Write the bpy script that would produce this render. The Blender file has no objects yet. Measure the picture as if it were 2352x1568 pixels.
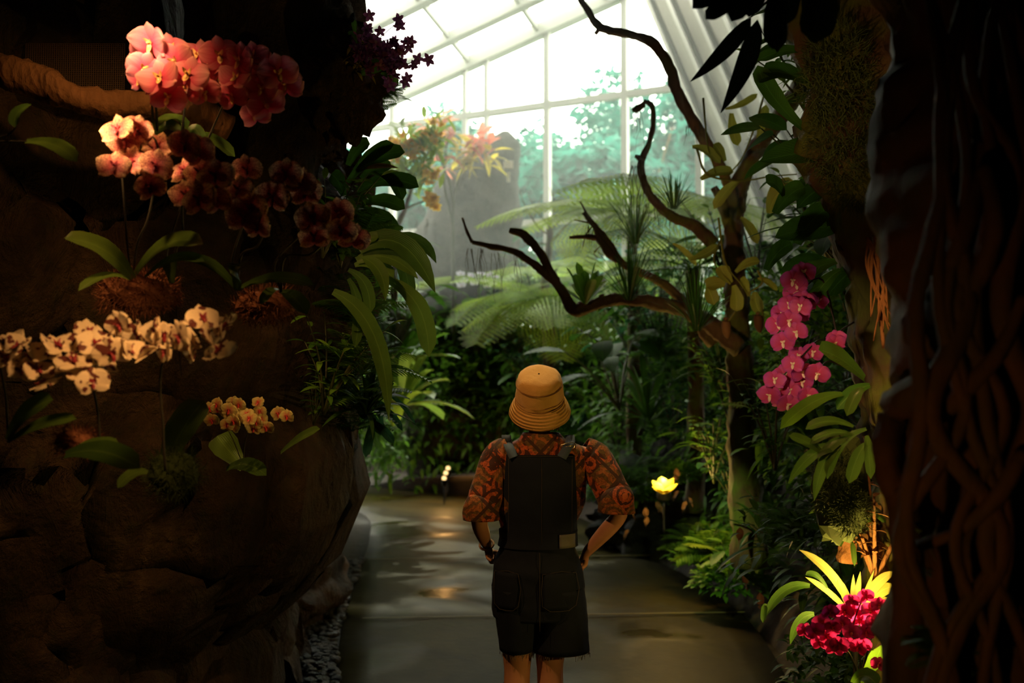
import bpy, math, random
from mathutils import Vector as V, Matrix, noise, Euler
R = random.Random(7)
sc = bpy.context.scene
col = sc.collection
PI = math.pi
F = 2287.0
TH = math.radians(2.15)
CAMZ = 1.6

def P(px, py, Y):
    """world point on plane y=Y seen at photo pixel (px,py)"""
    a = (px-1176)/F; b = (784-py)/F
    dy = math.cos(TH)-b*math.sin(TH); dz = math.sin(TH)+b*math.cos(TH)
    t = Y/dy
    return V((t*a, Y, CAMZ+t*dz))
def G(px, py):
    a = (px-1176)/F; b = (784-py)/F
    dy = math.cos(TH)-b*math.sin(TH); dz = math.sin(TH)+b*math.cos(TH)
    t = -CAMZ/dz
    return V((t*a, t*dy, 0))

# ------------------------------------------------------------------ mesh helper
class MB:
    def __init__(s): s.v=[]; s.f=[]; s.u=[]; s.w=[]; s.r=[]; s.m=[]
    def add(s, vs, fs, u=None, w=None, r=0.0, m=0):
        o=len(s.v); n=len(vs)
        s.v += [tuple(x) for x in vs]
        s.f += [tuple(i+o for i in f) for f in fs]
        s.m += [m]*len(fs)
        s.u += u if u else [0.0]*n
        s.w += w if w else [0.0]*n
        s.r += [r]*n
    def build(s, name, mats, parent=None, smooth=True, loc=None):
        me=bpy.data.meshes.new(name)
        me.from_pydata(s.v, [], s.f)
        if not isinstance(mats,(list,tuple)): mats=[mats]
        for mt in mats: me.materials.append(mt)
        if len(mats)>1: me.polygons.foreach_set('material_index', s.m)
        for nm,d in (('lu',s.u),('lw',s.w),('lr',s.r)):
            a=me.attributes.new(nm,'FLOAT','POINT'); a.data.foreach_set('value', d)
        if smooth: me.polygons.foreach_set('use_smooth',[True]*len(me.polygons))
        me.update()
        o=bpy.data.objects.new(name, me); col.objects.link(o)
        if parent is not None: o.parent=parent
        if loc is not None: o.location=loc
        return o

def tag(o, label=None, cat=None, group=None, kind=None):
    if label: o['label']=label
    if cat: o['category']=cat
    if group: o['group']=group
    if kind: o['kind']=kind
    return o
def empty(name, loc=(0,0,0), rz=0):
    o=bpy.data.objects.new(name,None); col.objects.link(o); o.location=loc; o.rotation_euler=(0,0,rz)
    o.empty_display_size=.05
    return o
def obj_from(name, me, parent=None):
    o=bpy.data.objects.new(name, me); col.objects.link(o)
    if parent is not None: o.parent=parent
    return o

def frame(d, up=V((0,0,1))):
    d=d.normalized()
    s=d.cross(up)
    if s.length<1e-4: s=d.cross(V((0,1,0)))
    s.normalize(); n=s.cross(d).normalized()
    return d,s,n
def catmull(pts, k=6):
    pts=[V(p) for p in pts]
    if len(pts)<3:
        return [pts[0].lerp(pts[-1], i/k) for i in range(k+1)]
    out=[]
    ext=[pts[0]*2-pts[1]]+pts+[pts[-1]*2-pts[-2]]
    for i in range(len(pts)-1):
        a,b,c,d=ext[i:i+4]
        for j in range(k):
            t=j/k
            out.append(.5*((2*b)+(c-a)*t+(2*a-5*b+4*c-d)*t*t+(3*b-a-3*c+d)*t**3))
    out.append(pts[-1]); return out
def lerp1(xs, t):
    n=len(xs)-1; x=min(max(t,0),1)*n; i=min(int(x),n-1); return xs[i]+(xs[i+1]-xs[i])*(x-i)
def tube(mb, pts, rad, sides=8, k=5, rough=0.0, nf=12.0, cap=True, m=0, rr=None):
    """rad: number or list along the path"""
    c=catmull(pts,k); n=len(c)
    rad=rad if isinstance(rad,(list,tuple)) else [rad,rad]
    vs=[];u=[];w=[]
    ref=None
    for i,p in enumerate(c):
        d=(c[min(i+1,n-1)]-c[max(i-1,0)])
        if d.length<1e-7: d=V((0,0,1))
        d.normalize()
        if ref is None: _,ref,_=frame(d)
        s=(ref-d*ref.dot(d)); 
        if s.length<1e-5: _,s,_=frame(d)
        s.normalize(); ref=s; t=d.cross(s)
        r=lerp1(rad,i/(n-1))
        for j in range(sides):
            a=2*PI*j/sides
            q=s*math.cos(a)+t*math.sin(a)
            e=r
            if rough:
                e=r*(1+rough*(noise.noise((p+q*r)*nf)+.5*noise.noise((p+q*r)*nf*3)))
            vs.append(p+q*e); u.append(i/(n-1)); w.append(j/sides)
    fs=[]
    for i in range(n-1):
        for j in range(sides):
            a=i*sides+j; b=i*sides+(j+1)%sides
            fs.append((a,b,b+sides,a+sides))
    if cap:
        fs.append(tuple(range(sides))[::-1]); fs.append(tuple((n-1)*sides+j for j in range(sides)))
    mb.add(vs,fs,u,w,R.random() if rr is None else rr,m)
    return c

SHAPES={
 'lance':lambda t:(math.sin(PI*min(1,t**.75*1.0))**.8) if 0<t<1 else 0,
 'strap':lambda t:min(1,.45+t*2.2)*(1-max(0,(t-.6)/.4)**2.2),
 'oval':lambda t:max(0,math.sin(PI*t**.85))**.62,
 'tongue':lambda t:(.35+.65*min(1,t*2.0))*(1-max(0,(t-.75)/.25)**2.5)**.6 if t<1 else 0,
}
def leaf(mb, p0, p1, arch, width, shape='lance', n=8, fold=.25, up=None, wave=0.0, r=None, m=0, cs=2, twist=0.0):
    """blade from p0 to p1, arch = offset of the middle, width = full width"""
    p0=V(p0);p1=V(p1); c=(p0+p1)/2+V(arch)*1.0
    sh=SHAPES[shape]; r=R.random() if r is None else r
    vs=[];u=[];w=[]
    ref=V(up) if up is not None else V((0,0,1))
    ph=R.random()*6
    for i in range(n+1):
        t=i/n
        p=p0*(1-t)**2+c*2*t*(1-t)+p1*t*t
        d=(c-p0)*(1-t)+(p1-c)*t
        if d.length<1e-6: d=p1-p0
        d.normalize()
        s=d.cross(ref)
        if s.length<1e-3: s=d.cross(V((.3,1,.1)))
        s.normalize(); nn=s.cross(d)
        if twist:
            q=Matrix.Rotation(twist*t,3,d); s=q@s; nn=q@nn
        hw=max(.02,sh(t))*width/2
        for j in range(-cs,cs+1):
            x=j/cs
            off=nn*(abs(x)*hw*fold + wave*hw*math.sin(t*17+ph+x*2)*abs(x))
            vs.append(p+s*(x*hw)+off); u.append(t); w.append(x)
    k=2*cs+1; fs=[]
    for i in range(n):
        for j in range(k-1):
            a=i*k+j; fs.append((a,a+1,a+1+k,a+k))
    mb.add(vs,fs,u,w,r,m)

def box(mb, c, s, m=0):
    x,y,z=c; a,b,d=s[0]/2,s[1]/2,s[2]/2
    vs=[(x+i*a,y+j*b,z+k*d) for i in(-1,1) for j in(-1,1) for k in(-1,1)]
    mb.add(vs,[(0,1,3,2),(4,6,7,5),(0,4,5,1),(2,3,7,6),(0,2,6,4),(1,5,7,3)],m=m)
def bar(mb, p, q, w, h, up=V((0,0,1)), m=0):
    p=V(p);q=V(q); d,s,n=frame(q-p,up)
    vs=[e+s*(i*w/2)+n*(j*h/2) for e in(p,q) for i in(-1,1) for j in(-1,1)]
    mb.add(vs,[(0,1,3,2),(4,6,7,5),(0,4,5,1),(2,3,7,6),(0,2,6,4),(1,5,7,3)],m=m)
def blob(mb, c, s, seg=16, rings=10, amp=.25, nf=2.0, m=0, seed=0.0, flat=0.0, ridged=False):
    c=V(c); vs=[];u=[];w=[]
    so=V((seed,seed*1.7,-seed))
    for i in range(rings+1):
        th=PI*i/rings
        for j in range(seg):
            a=2*PI*j/seg
            d=V((math.sin(th)*math.cos(a),math.sin(th)*math.sin(a),math.cos(th)))
            q=d*nf+so
            e=noise.noise(q)+.5*noise.noise(q*2.1)+.25*noise.noise(q*4.3)+.12*noise.noise(q*9)
            if ridged: e=abs(e)*2-.6
            e=1+amp*e
            p=V((d.x*s[0]*e,d.y*s[1]*e,d.z*s[2]*e))
            if flat and p.z<-flat: p.z=-flat
            vs.append(c+p); u.append(i/rings); w.append(j/seg)
    fs=[]
    for i in range(rings):
        for j in range(seg):
            a=i*seg+j;b=i*seg+(j+1)%seg
            fs.append((a,a+seg,b+seg,b))
    mb.add(vs,fs,u,w,R.random(),m)
def loft(mb, rings, seg=28, m=0, cap0=False, cap1=False, disp=None, r=0.0):
    """rings: list of (center, sx vec, sy vec)"""
    vs=[];u=[];w=[]
    n=len(rings)
    for i,(c,sx,sy) in enumerate(rings):
        c=V(c);sx=V(sx);sy=V(sy)
        for j in range(seg):
            a=2*PI*j/seg
            q=sx*math.cos(a)+sy*math.sin(a)
            p=c+q
            if disp: p=c+q*(1+disp(p))
            vs.append(p); u.append(i/(n-1)); w.append(j/seg)
    fs=[]
    for i in range(n-1):
        for j in range(seg):
            a=i*seg+j;b=i*seg+(j+1)%seg
            fs.append((a,b,b+seg,a+seg))
    if cap0: fs.append(tuple(range(seg))[::-1])
    if cap1: fs.append(tuple((n-1)*seg+j for j in range(seg)))
    mb.add(vs,fs,u,w,r,m)

# ------------------------------------------------------------------ materials
class NT:
    def __init__(s,name):
        s.m=bpy.data.materials.new(name); s.m.use_nodes=True; s.t=s.m.node_tree
        s.t.nodes.clear(); s.out=s.n('ShaderNodeOutputMaterial')
    def n(s,ty,**k):
        nd=s.t.nodes.new(ty)
        for a,b in k.items(): setattr(nd,a,b)
        return nd
    def l(s,a,b): s.t.links.new(a,b)
    def attr(s,nm): return s.n('ShaderNodeAttribute',attribute_name=nm).outputs['Fac']
    def math(s,op,a,b=None,clamp=False):
        nd=s.n('ShaderNodeMath',operation=op,use_clamp=clamp)
        for i,x in enumerate((a,b)):
            if x is None: continue
            if isinstance(x,(int,float)): nd.inputs[i].default_value=x
            else: s.l(x,nd.inputs[i])
        return nd.outputs[0]
    def ramp(s,fac,stops,interp='LINEAR'):
        nd=s.n('ShaderNodeValToRGB'); cr=nd.color_ramp; cr.interpolation=interp
        while len(cr.elements)<len(stops): cr.elements.new(.5)
        for e,(p,c) in zip(cr.elements,stops):
            e.position=p; e.color=(*c,1) if len(c)==3 else c
        s.l(fac,nd.inputs[0]); return nd.outputs[0]
    def mix(s,fac,a,b,bt='MIX'):
        nd=s.n('ShaderNodeMixRGB',blend_type=bt)
        for i,x in enumerate((fac,a,b)):
            if isinstance(x,(int,float)): nd.inputs[i].default_value=x
            elif isinstance(x,tuple): nd.inputs[i].default_value=(*x,1)
            else: s.l(x,nd.inputs[i])
        return nd.outputs[0]
    def noise(s,scale,detail=4,vec=None,rough=.55,dist=0):
        nd=s.n('ShaderNodeTexNoise'); nd.inputs['Scale'].default_value=scale; nd.inputs['Detail'].default_value=detail
        nd.inputs['Roughness'].default_value=rough; nd.inputs['Distortion'].default_value=dist
        s.l(vec or s.oc(),nd.inputs['Vector']); return nd.outputs['Fac']
    def voro(s,scale,vec=None,feat='F1',out='Distance',rand=1):
        nd=s.n('ShaderNodeTexVoronoi',feature=feat); nd.inputs['Scale'].default_value=scale
        nd.inputs['Randomness'].default_value=rand
        s.l(vec or s.oc(),nd.inputs['Vector']); return nd.outputs[out]
    def oc(s):
        if not hasattr(s,'_oc'): s._oc=s.n('ShaderNodeTexCoord').outputs['Object']
        return s._oc
    def mapv(s,scale=(1,1,1),rot=(0,0,0),vec=None):
        nd=s.n('ShaderNodeMapping'); nd.inputs['Scale'].default_value=scale; nd.inputs['Rotation'].default_value=rot
        s.l(vec or s.oc(),nd.inputs['Vector']); return nd.outputs[0]
    def bump(s,h,strength=.3,dist=.01):
        nd=s.n('ShaderNodeBump'); nd.inputs['Strength'].default_value=strength; nd.inputs['Distance'].default_value=dist
        s.l(h,nd.inputs['Height']); return nd.outputs[0]
    def bsdf(s,color,rough=.6,bump=None,spec=.5,metal=0,sheen=0,coat=0):
        nd=s.n('ShaderNodeBsdfPrincipled')
        for k,x in (('Base Color',color),('Roughness',rough),('Specular IOR Level',spec),('Metallic',metal),('Sheen Weight',sheen),('Coat Weight',coat)):
            if isinstance(x,tuple): nd.inputs[k].default_value=(*x,1)
            elif isinstance(x,(int,float)): nd.inputs[k].default_value=x
            else: s.l(x,nd.inputs[k])
        if bump is not None: s.l(bump,nd.inputs['Normal'])
        return nd.outputs[0]
    def fin(s,sh): s.l(sh,s.out.inputs['Surface']); return s.m
    def addtrans(s,sh,color,fac):
        tr=s.n('ShaderNodeBsdfTranslucent')
        if isinstance(color,tuple): tr.inputs[0].default_value=(*color,1)
        else: s.l(color,tr.inputs[0])
        mx=s.n('ShaderNodeMixShader'); mx.inputs[0].default_value=fac
        s.l(sh,mx.inputs[1]); s.l(tr.outputs[0],mx.inputs[2]); return mx.outputs[0]

def leafmat(name, dark, light, spot=None, rough=.38, tr=.35, veins=.5, ribs=0):
    t=NT(name)
    lr=t.attr('lr'); lu=t.attr('lu'); lw=t.attr('lw')
    oi=t.n('ShaderNodeObjectInfo').outputs['Random']
    f=t.math('FRACT',t.math('ADD',lr,oi))
    c=t.mix(f,dark,light)
    nz=t.noise(9,3)
    c=t.mix(t.math('MULTIPLY',t.ramp(nz,[(.45,(0,0,0)),(.75,(1,1,1))]),.5),c,spot or tuple(x*.55 for x in dark))
    aw=t.math('ABSOLUTE',lw)
    mid=t.ramp(aw,[(.0,(1,1,1)),(.09,(0,0,0))])
    c=t.mix(t.math('MULTIPLY',mid,veins),c,tuple(min(1,x*1.5+.02) for x in light))
    wv=t.n('ShaderNodeTexWave',wave_type='BANDS',bands_direction='X'); wv.inputs['Scale'].default_value=1
    cmb=t.n('ShaderNodeCombineXYZ')
    t.l(t.math('ADD',t.math('MULTIPLY',lu,6.0 if not ribs else .0),t.math('MULTIPLY',aw,-1.5 if not ribs else 2.2)),cmb.inputs[0]); t.l(cmb.outputs[0],wv.inputs['Vector'])
    b=t.bump(wv.outputs['Fac'],.25,.004)
    sh=t.bsdf(c,rough,b,.3)
    sh=t.addtrans(sh,t.mix(.5,c,light,'MIX'),tr)
    return t.fin(sh)

M={}
M['leaf_dark']=leafmat('leaf_dark',(.020,.07,.008),(.06,.15,.015),rough=.48)
M['leaf_mid']=leafmat('leaf_mid',(.05,.17,.012),(.16,.33,.03),rough=.5)
M['leaf_teal']=leafmat('leaf_teal',(.02,.09,.03),(.05,.17,.07),rough=.45)
M['leaf_bright']=leafmat('leaf_bright',(.12,.26,.03),(.35,.46,.06),rough=.45,tr=.5)
M['leaf_yellow']=leafmat('leaf_yellow',(.28,.28,.03),(.62,.50,.06),spot=(.3,.12,.03),rough=.45,tr=.65)
M['leaf_orchid']=leafmat('leaf_orchid',(.05,.11,.02),(.12,.20,.03),rough=.28,tr=.15,ribs=1)
M['leaf_strap']=leafmat('leaf_strap',(.035,.09,.012),(.10,.20,.03),rough=.35,tr=.4,ribs=1)
M['leaf_olive']=leafmat('leaf_olive',(.09,.13,.015),(.30,.29,.04),spot=(.2,.10,.03),rough=.42,tr=.45)
M['leaf_red']=leafmat('leaf_red',(.50,.06,.06),(.75,.30,.20),rough=.5,tr=.7)
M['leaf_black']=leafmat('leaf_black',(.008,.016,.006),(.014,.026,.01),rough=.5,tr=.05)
M['leaf_dead']=leafmat('leaf_dead',(.12,.05,.02),(.30,.15,.06),rough=.7,tr=.2)
M['fern_light']=leafmat('fern_light',(.13,.30,.02),(.38,.50,.05),rough=.5,tr=.5)
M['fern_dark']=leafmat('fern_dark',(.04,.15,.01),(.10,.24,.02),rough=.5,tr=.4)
M['tree_far']=leafmat('tree_far',(.010,.11,.08),(.04,.22,.165),rough=.8,tr=.5)
M['bromeliad']=leafmat('bromeliad',(.45,.48,.10),(.62,.58,.18),rough=.4,tr=.5,ribs=1)

def bark(name,a,b,moss=None,amt=.4,scale=14):
    t=NT(name); v=t.mapv((1,1,.35)); n1=t.noise(scale,8,v,.65); n2=t.voro(scale*1.6,v)
    c=t.mix(n1,a,b)
    if moss:
        c=t.mix(t.math('MULTIPLY',t.ramp(t.noise(6,5),[(.42,(0,0,0)),(.6,(1,1,1))]),amt),c,moss)
    h=t.math('ADD',n1,t.math('MULTIPLY',n2,.6))
    return t.fin(t.bsdf(c,.8,t.bump(h,.8,.02),.25))
M['bark']=bark('bark',(.09,.05,.028),(.26,.15,.08),(.16,.18,.03),.4)
M['bark_moss']=bark('bark_moss',(.06,.035,.018),(.16,.09,.045),(.12,.16,.02),.75)
M['driftwood']=bark('driftwood',(.10,.06,.035),(.28,.18,.10),(.20,.20,.03),.5)
M['root_brown']=bark('root_brown',(.12,.055,.02),(.32,.15,.06),None,0,30)
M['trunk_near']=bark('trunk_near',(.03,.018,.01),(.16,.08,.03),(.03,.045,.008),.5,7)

def rock(name,a,b,c3,sc=2.2,wet=.75):
    t=NT(name); n1=t.noise(sc,10,None,.6,.3); n2=t.noise(sc*7,6); vo=t.voro(sc*1.3,None,'DISTANCE_TO_EDGE')
    c=t.mix(t.ramp(n1,[(.35,(0,0,0)),(.65,(1,1,1))]),a,b)
    c=t.mix(t.ramp(n2,[(.5,(0,0,0)),(.8,(1,1,1))]),c,c3)
    h=t.math('ADD',t.math('MULTIPLY',n1,2.0),t.math('ADD',t.math('MULTIPLY',n2,.6),t.math('MULTIPLY',t.noise(sc*3,8,t.mapv((1,1,.45)),.7,1.5),1.2)))
    return t.fin(t.bsdf(c,wet,t.bump(h,1.0,.13),.3))
M['rock']=rock('rock',(.03,.018,.009),(.17,.10,.045),(.06,.055,.015))
M['rock_grey']=rock('rock_grey',(.04,.045,.035),(.13,.12,.09),(.05,.06,.035),3)
M['lava']=rock('lava',(.05,.052,.054),(.17,.17,.17),(.08,.085,.08),6)
M['pebble']=rock('pebble',(.06,.07,.08),(.16,.17,.18),(.10,.11,.12),9,.35)
t=NT('soil'); n1=t.noise(8,8)
M['soil']=t.fin(t.bsdf(t.mix(n1,(.012,.010,.006),(.05,.035,.018)),.9,t.bump(n1,.8,.03)))

# wet concrete path
t=NT('wet_path'); n1=t.noise(1.1,6,None,.6,.4); n2=t.noise(14,6)
c=t.mix(t.ramp(n1,[(.35,(0,0,0)),(.7,(1,1,1))]),(.028,.021,.002),(.080,.063,.006)); c=t.mix(t.math('MULTIPLY',n2,.5),c,(.024,.019,.004))
wet=t.ramp(t.noise(.9,3,None,.5,.6),[(.52,(.62,.62,.62)),(.66,(.25,.25,.25))])
M['path']=t.fin(t.bsdf(c,wet,t.bump(t.math('ADD',n2,t.math('MULTIPLY',n1,2)),.2,.012),.12))
t=NT('grout'); M['grout']=t.fin(t.bsdf((.17,.14,.05),.6))

def simple(name,c,rough=.6,metal=0,spec=.5,bs=0,bscale=60):
    t=NT(name); b=t.bump(t.noise(bscale,4),bs,.004) if bs else None
    return t.fin(t.bsdf(c,rough,b,spec,metal))
t=NT('frame_paint'); n1=t.noise(5,5)
M['frame']=t.fin(t.bsdf(t.mix(n1,(.17,.19,.15),(.27,.29,.23)),.5))
M['panel']=t.fin(t.bsdf((.5,.5,.45),.5))
t=NT('wall_panel'); n1=t.noise(3,5)
M['panel']=t.fin(t.bsdf(t.mix(n1,(.42,.42,.35),(.56,.55,.47)),.55))
M['dark_wall']=simple('dark_wall',(.02,.018,.014),.9)
t=NT('glass')
tr=t.n('ShaderNodeBsdfTransparent'); tr.inputs[0].default_value=(.93,.97,.95,1)
gl=t.n('ShaderNodeBsdfGlossy'); gl.inputs['Roughness'].default_value=.08
mx=t.n('ShaderNodeMixShader'); mx.inputs[0].default_value=.05
t.l(tr.outputs[0],mx.inputs[1]); t.l(gl.outputs[0],mx.inputs[2]); M['glass']=t.fin(mx.outputs[0])

def emis(name,c,s):
    t=NT(name); e=t.n('ShaderNodeEmission'); e.inputs[0].default_value=(*c,1); e.inputs[1].default_value=s
    return t.fin(e.outputs[0])
M['bulb']=emis('bulb',(1,.80,.30),3.2)
M['bulb_far']=emis('bulb_far',(1,.66,.26),1.9)
M['metal_black']=simple('metal_black',(.02,.02,.02),.4,.6)

# petals
def petal(name, fn, tr=.45, rough=.5, sheen=0):
    t=NT(name); c=fn(t)
    nz=t.n('ShaderNodeTexWave',wave_type='BANDS'); cmb=t.n('ShaderNodeCombineXYZ'); t.l(t.attr('lw'),cmb.inputs[0]); t.l(cmb.outputs[0],nz.inputs['Vector']); nz.inputs['Scale'].default_value=2.2
    sh=t.bsdf(c,rough,t.bump(nz.outputs['Fac'],.15,.002),.3)
    return t.fin(t.addtrans(sh,c,tr))
def f_pink(t):
    u=t.attr('lu'); c=t.ramp(u,[(0,(.50,.01,.08)),(.3,(.72,.10,.20)),(.8,(.80,.30,.36)),(1,(.88,.45,.45))])
    wv=t.math('SINE',t.math('MULTIPLY',t.attr('lw'),22)); return t.mix(t.math('MULTIPLY',t.math('GREATER_THAN',wv,.7),.25),c,(.6,.06,.10))
def f_speck(t):
    u=t.attr('lu'); base=t.ramp(u,[(0,(.55,.02,.06)),(.35,(.62,.16,.12)),(.75,(.72,.40,.22)),(.95,(.85,.60,.32)),(1,(.95,.75,.40))])
    sp=t.ramp(t.voro(30,t.mapv((1,1,1)),'F1'),[(.36,(1,1,1)),(.52,(0,0,0))])
    nn=t.ramp(t.noise(20,2),[(.44,(0,0,0)),(.52,(1,1,1))])
    a=t.math('MAXIMUM',t.math('MULTIPLY',sp,1.0),t.math('MULTIPLY',nn,.35))
    e=t.ramp(u,[(.93,(1,1,1)),(.985,(0,0,0))])
    return t.mix(t.math('MULTIPLY',t.math('MULTIPLY',a,e),.92),base,(.16,.008,.03))
def f_blotch(t):
    u=t.attr('lu'); base=(.80,.64,.44)
    oi=t.n('ShaderNodeObjectInfo').outputs['Random']
    va=t.n('ShaderNodeVectorMath',operation='ADD'); t.l(t.oc(),va.inputs[0]); t.l(oi,va.inputs[1])
    sp=t.ramp(t.noise(3.4,1.2,va.outputs[0]),[(.58,(0,0,0)),(.60,(1,1,1))])
    ctr=t.ramp(t.math('ADD',u,t.math('MULTIPLY',t.noise(7,2),.5)),[(.42,(1,1,1)),(.46,(0,0,0))])
    return t.mix(t.math('MULTIPLY',t.math('MAXIMUM',sp,ctr),.95),base,(.10,.006,.008))
def f_mag(t):
    u=t.attr('lu'); return t.ramp(u,[(0,(.8,.5,.3)),(.12,(.60,.05,.14)),(.7,(.60,.08,.25)),(1,(.46,.06,.32))])
def f_deep(t):
    u=t.attr('lu'); return t.ramp(u,[(0,(.2,.0,.06)),(.5,(.50,.015,.17)),(1,(.50,.03,.28))])
def f_purp(t):
    u=t.attr('lu'); return t.ramp(u,[(0,(.5,.35,.35)),(.3,(.26,.06,.20)),(1,(.42,.16,.34))])
def f_yel(t):
    u=t.attr('lu'); return t.ramp(u,[(0,(.50,.10,.08)),(.3,(.60,.25,.12)),(.6,(.62,.48,.16)),(1,(.60,.52,.22))])
M['p_pink']=petal('petal_pink',f_pink); M['p_speck']=petal('petal_speckled',f_speck,.4); M['p_blotch']=petal('petal_blotched',f_blotch,.35)
M['p_mag']=petal('petal_magenta',f_mag,.35); M['p_deep']=petal('petal_crimson',f_deep,.35); M['p_purp']=petal('petal_purple',f_purp,.35)
M['p_yel']=petal('petal_yellow',f_yel,.4); M['p_white']=petal('petal_lilac',lambda t:t.ramp(t.attr('lu'),[(0,(.6,.45,.3)),(.2,(.75,.72,.85)),(1,(.85,.83,.98))]),.6)
M['lip_red']=simple('lip_red',(.55,.03,.03),.4); M['lip_gold']=simple('lip_gold',(.80,.48,.18),.4); M['lip_dark']=simple('lip_dark',(.22,.02,.03),.4)
M['lip_cream']=simple('lip_cream',(.85,.65,.40),.4)
M['stem']=simple('stem_green',(.06,.07,.02),.5); M['stem_dark']=simple('stem_dark',(.03,.025,.012),.6)
M['moss_red']=simple('moss_rust',(.20,.07,.03),.9); M['moss_green']=simple('moss_green',(.05,.08,.015),.9)
M['root']=simple('aerial_root',(.10,.075,.045),.8)

M['panel_highlight']=simple('panel_highlight',(.75,.76,.70),.5); M['panel_gap']=simple('panel_gap',(.06,.065,.05),.8)
MIST=.022; SKY=9.0; SUN=4.0; EXPO=0.0; BR=.62
SP=[22,30,40,26,18,85,150,30,40,14,30,26,16,60,6,13,8]
# ------------------------------------------------------------------ flowers
def petal_grid(mb, ang, L, Wd, cup=.1, ruf=.03, n=7, k=4, shp=None, z0=0.0, tilt=0.0):
    vs=[];u=[];w=[]
    ca,sa=math.cos(ang),math.sin(ang)
    for i in range(n+1):
        t=i/n
        hw=Wd/2*(shp(t) if shp else max(.12 if t<.5 else 0,math.sin(PI*min(1,t**.75)))**.5)
        for j in range(-k,k+1):
            x=j/k
            y=t*L*(1-.10*x*x*(1-t) ) 
            z=z0+cup*t*t-.10*Wd*abs(x)**2+ruf*math.sin(x*9+ang*5)*t*abs(x)+tilt*t
            X=x*hw
            vs.append((y*ca-X*sa, y*sa+X*ca, z)); u.append(t); w.append(x)
    q=2*k+1
    fs=[(i*q+j,i*q+j+1,(i+1)*q+j+1,(i+1)*q+j) for i in range(n) for j in range(q-1)]
    mb.add(vs,fs,u,w,R.random())
def flower_meshes(kind, mat, lipmat, fold=0.0, seed=0):
    rr=random.Random(seed)
    mb=MB()
    sep=lambda t:max(.15 if t<.5 else 0,math.sin(PI*min(1,t**.9)))**.5
    c=lambda a:a+rr.uniform(-.08,.08)
    if kind=='moth':
        for a in (90,215,325): petal_grid(mb,math.radians(a)+rr.uniform(-.1,.1),.50,.37,c(.02),.01,shp=sep,z0=-.015)
        rnd=lambda t:(max(.10,math.sin(PI*min(1,(t*.93+.07)**1.15)))**.55) if t<1 else .12
        for s in(0,1): petal_grid(mb,math.radians(14 if s==0 else 166)+rr.uniform(-.08,.08),.52,.68,c(.03)+fold,.045,n=9,k=5,shp=rnd)
    elif kind=='small':
        for a in (90,162,234,306,18): petal_grid(mb,math.radians(a)+rr.uniform(-.1,.1),.5,.30,c(.05),.02,n=4,k=2,shp=sep)
    me=mb.build('flower',mat); data=me.data; bpy.data.objects.remove(me)
    lip=None
    if lipmat:
        lb=MB()
        blob(lb,(0,-.10,.06),(.05,.09,.035),8,6,.1,4)
        petal_grid(lb,math.radians(50),.16,.09,.12,0,n=4,k=2,z0=.03); petal_grid(lb,math.radians(130),.16,.09,.12,0,n=4,k=2,z0=.03)
        petal_grid(lb,math.radians(270),.22,.13,.07,0,n=5,k=2,z0=.05)
        blob(lb,(0,.02,.07),(.035,.035,.06),8,6,.0,4)
        o=lb.build('lip',lipmat); lip=o.data; bpy.data.objects.remove(o)
    return data,lip
def orient(o, pos, nrm, up=V((0,0,1)), s=1.0):
    z=V(nrm).normalized(); y=(V(up)-z*V(up).dot(z))
    if y.length<1e-3: y=V((0,1,0))-z*z.y
    y.normalize(); x=y.cross(z)
    m=Matrix((( x.x,y.x,z.x,pos[0]),(x.y,y.y,z.y,pos[1]),(x.z,y.z,z.z,pos[2]),(0,0,0,1)))
    o.matrix_basis=m@Matrix.Scale(s,4)
def put_flowers(root, pts, Y, diam, protos, dY=.06, face=(0,-1,0), spread=.45, up=(0,0,1), origin=V((0,0,0)), lim=None):
    out=[]
    for i,(px,py) in enumerate(pts):
        y=Y(px,py) if callable(Y) else Y
        p=P(px,py,y+R.uniform(-dY,dY))-origin
        me,lip=R.choice(protos)
        o=obj_from('flower',me,root)
        n=V(face)+V((R.uniform(-1,1),R.uniform(-1,1)*.5,R.uniform(-1,1)))*spread
        u=V(up)+V((R.uniform(-1,1),0,0))*.35
        orient(o,p,n,u,diam*R.uniform(.88,1.1))
        if lip is not None: obj_from('lip',lip,o)
        out.append(p)
    return out

PR={}
PR['pink']=[flower_meshes('moth',M['p_pink'],M['lip_gold'],f,i) for i,f in enumerate((0,.10,.18,-.05))]
PR['speck']=[flower_meshes('moth',M['p_speck'],M['lip_dark'],f,i+5) for i,f in enumerate((0,.08,.15,.03))]
PR['blotch']=[flower_meshes('moth',M['p_blotch'],M['lip_dark'],f,i+9) for i,f in enumerate((0,.12,.25,.18))]
PR['mag']=[flower_meshes('moth',M['p_mag'],M['lip_cream'],f,i+15) for i,f in enumerate((0,.08,.15))]
PR['deep']=[flower_meshes('moth',M['p_deep'],M['lip_red'],f,i+19) for i,f in enumerate((0,.08,.15))]
PR['purp']=[flower_meshes('small',M['p_purp'],None,0,i+25) for i in range(3)]
PR['yel']=[flower_meshes('moth',M['p_yel'],M['lip_red'],f,i+29) for i,f in enumerate((0,.1))]
PR['yelsmall']=[flower_meshes('small',petal('petal_gold',lambda t:t.ramp(t.attr('lu'),[(0,(.7,.3,.03)),(1,(.9,.65,.08))]),.6),None,0,i+31) for i in range(2)]
PR['white']=[flower_meshes('moth',M['p_white'],None,f,i+35) for i,f in enumerate((0,.12))]

def leaf_child(root, name, specs, mat, origin=V((0,0,0))):
    """each spec: (p0,p1,arch,width[,shape[,kw]]) -> its own child mesh"""
    for sp in specs:
        mb=MB(); kw=sp[5] if len(sp)>5 else {}
        leaf(mb, V(sp[0])-origin, V(sp[1])-origin, sp[2], sp[3], sp[4] if len(sp)>4 else 'tongue', **{**dict(n=10,cs=2),**kw})
        mb.build(name, mat, root)

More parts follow.
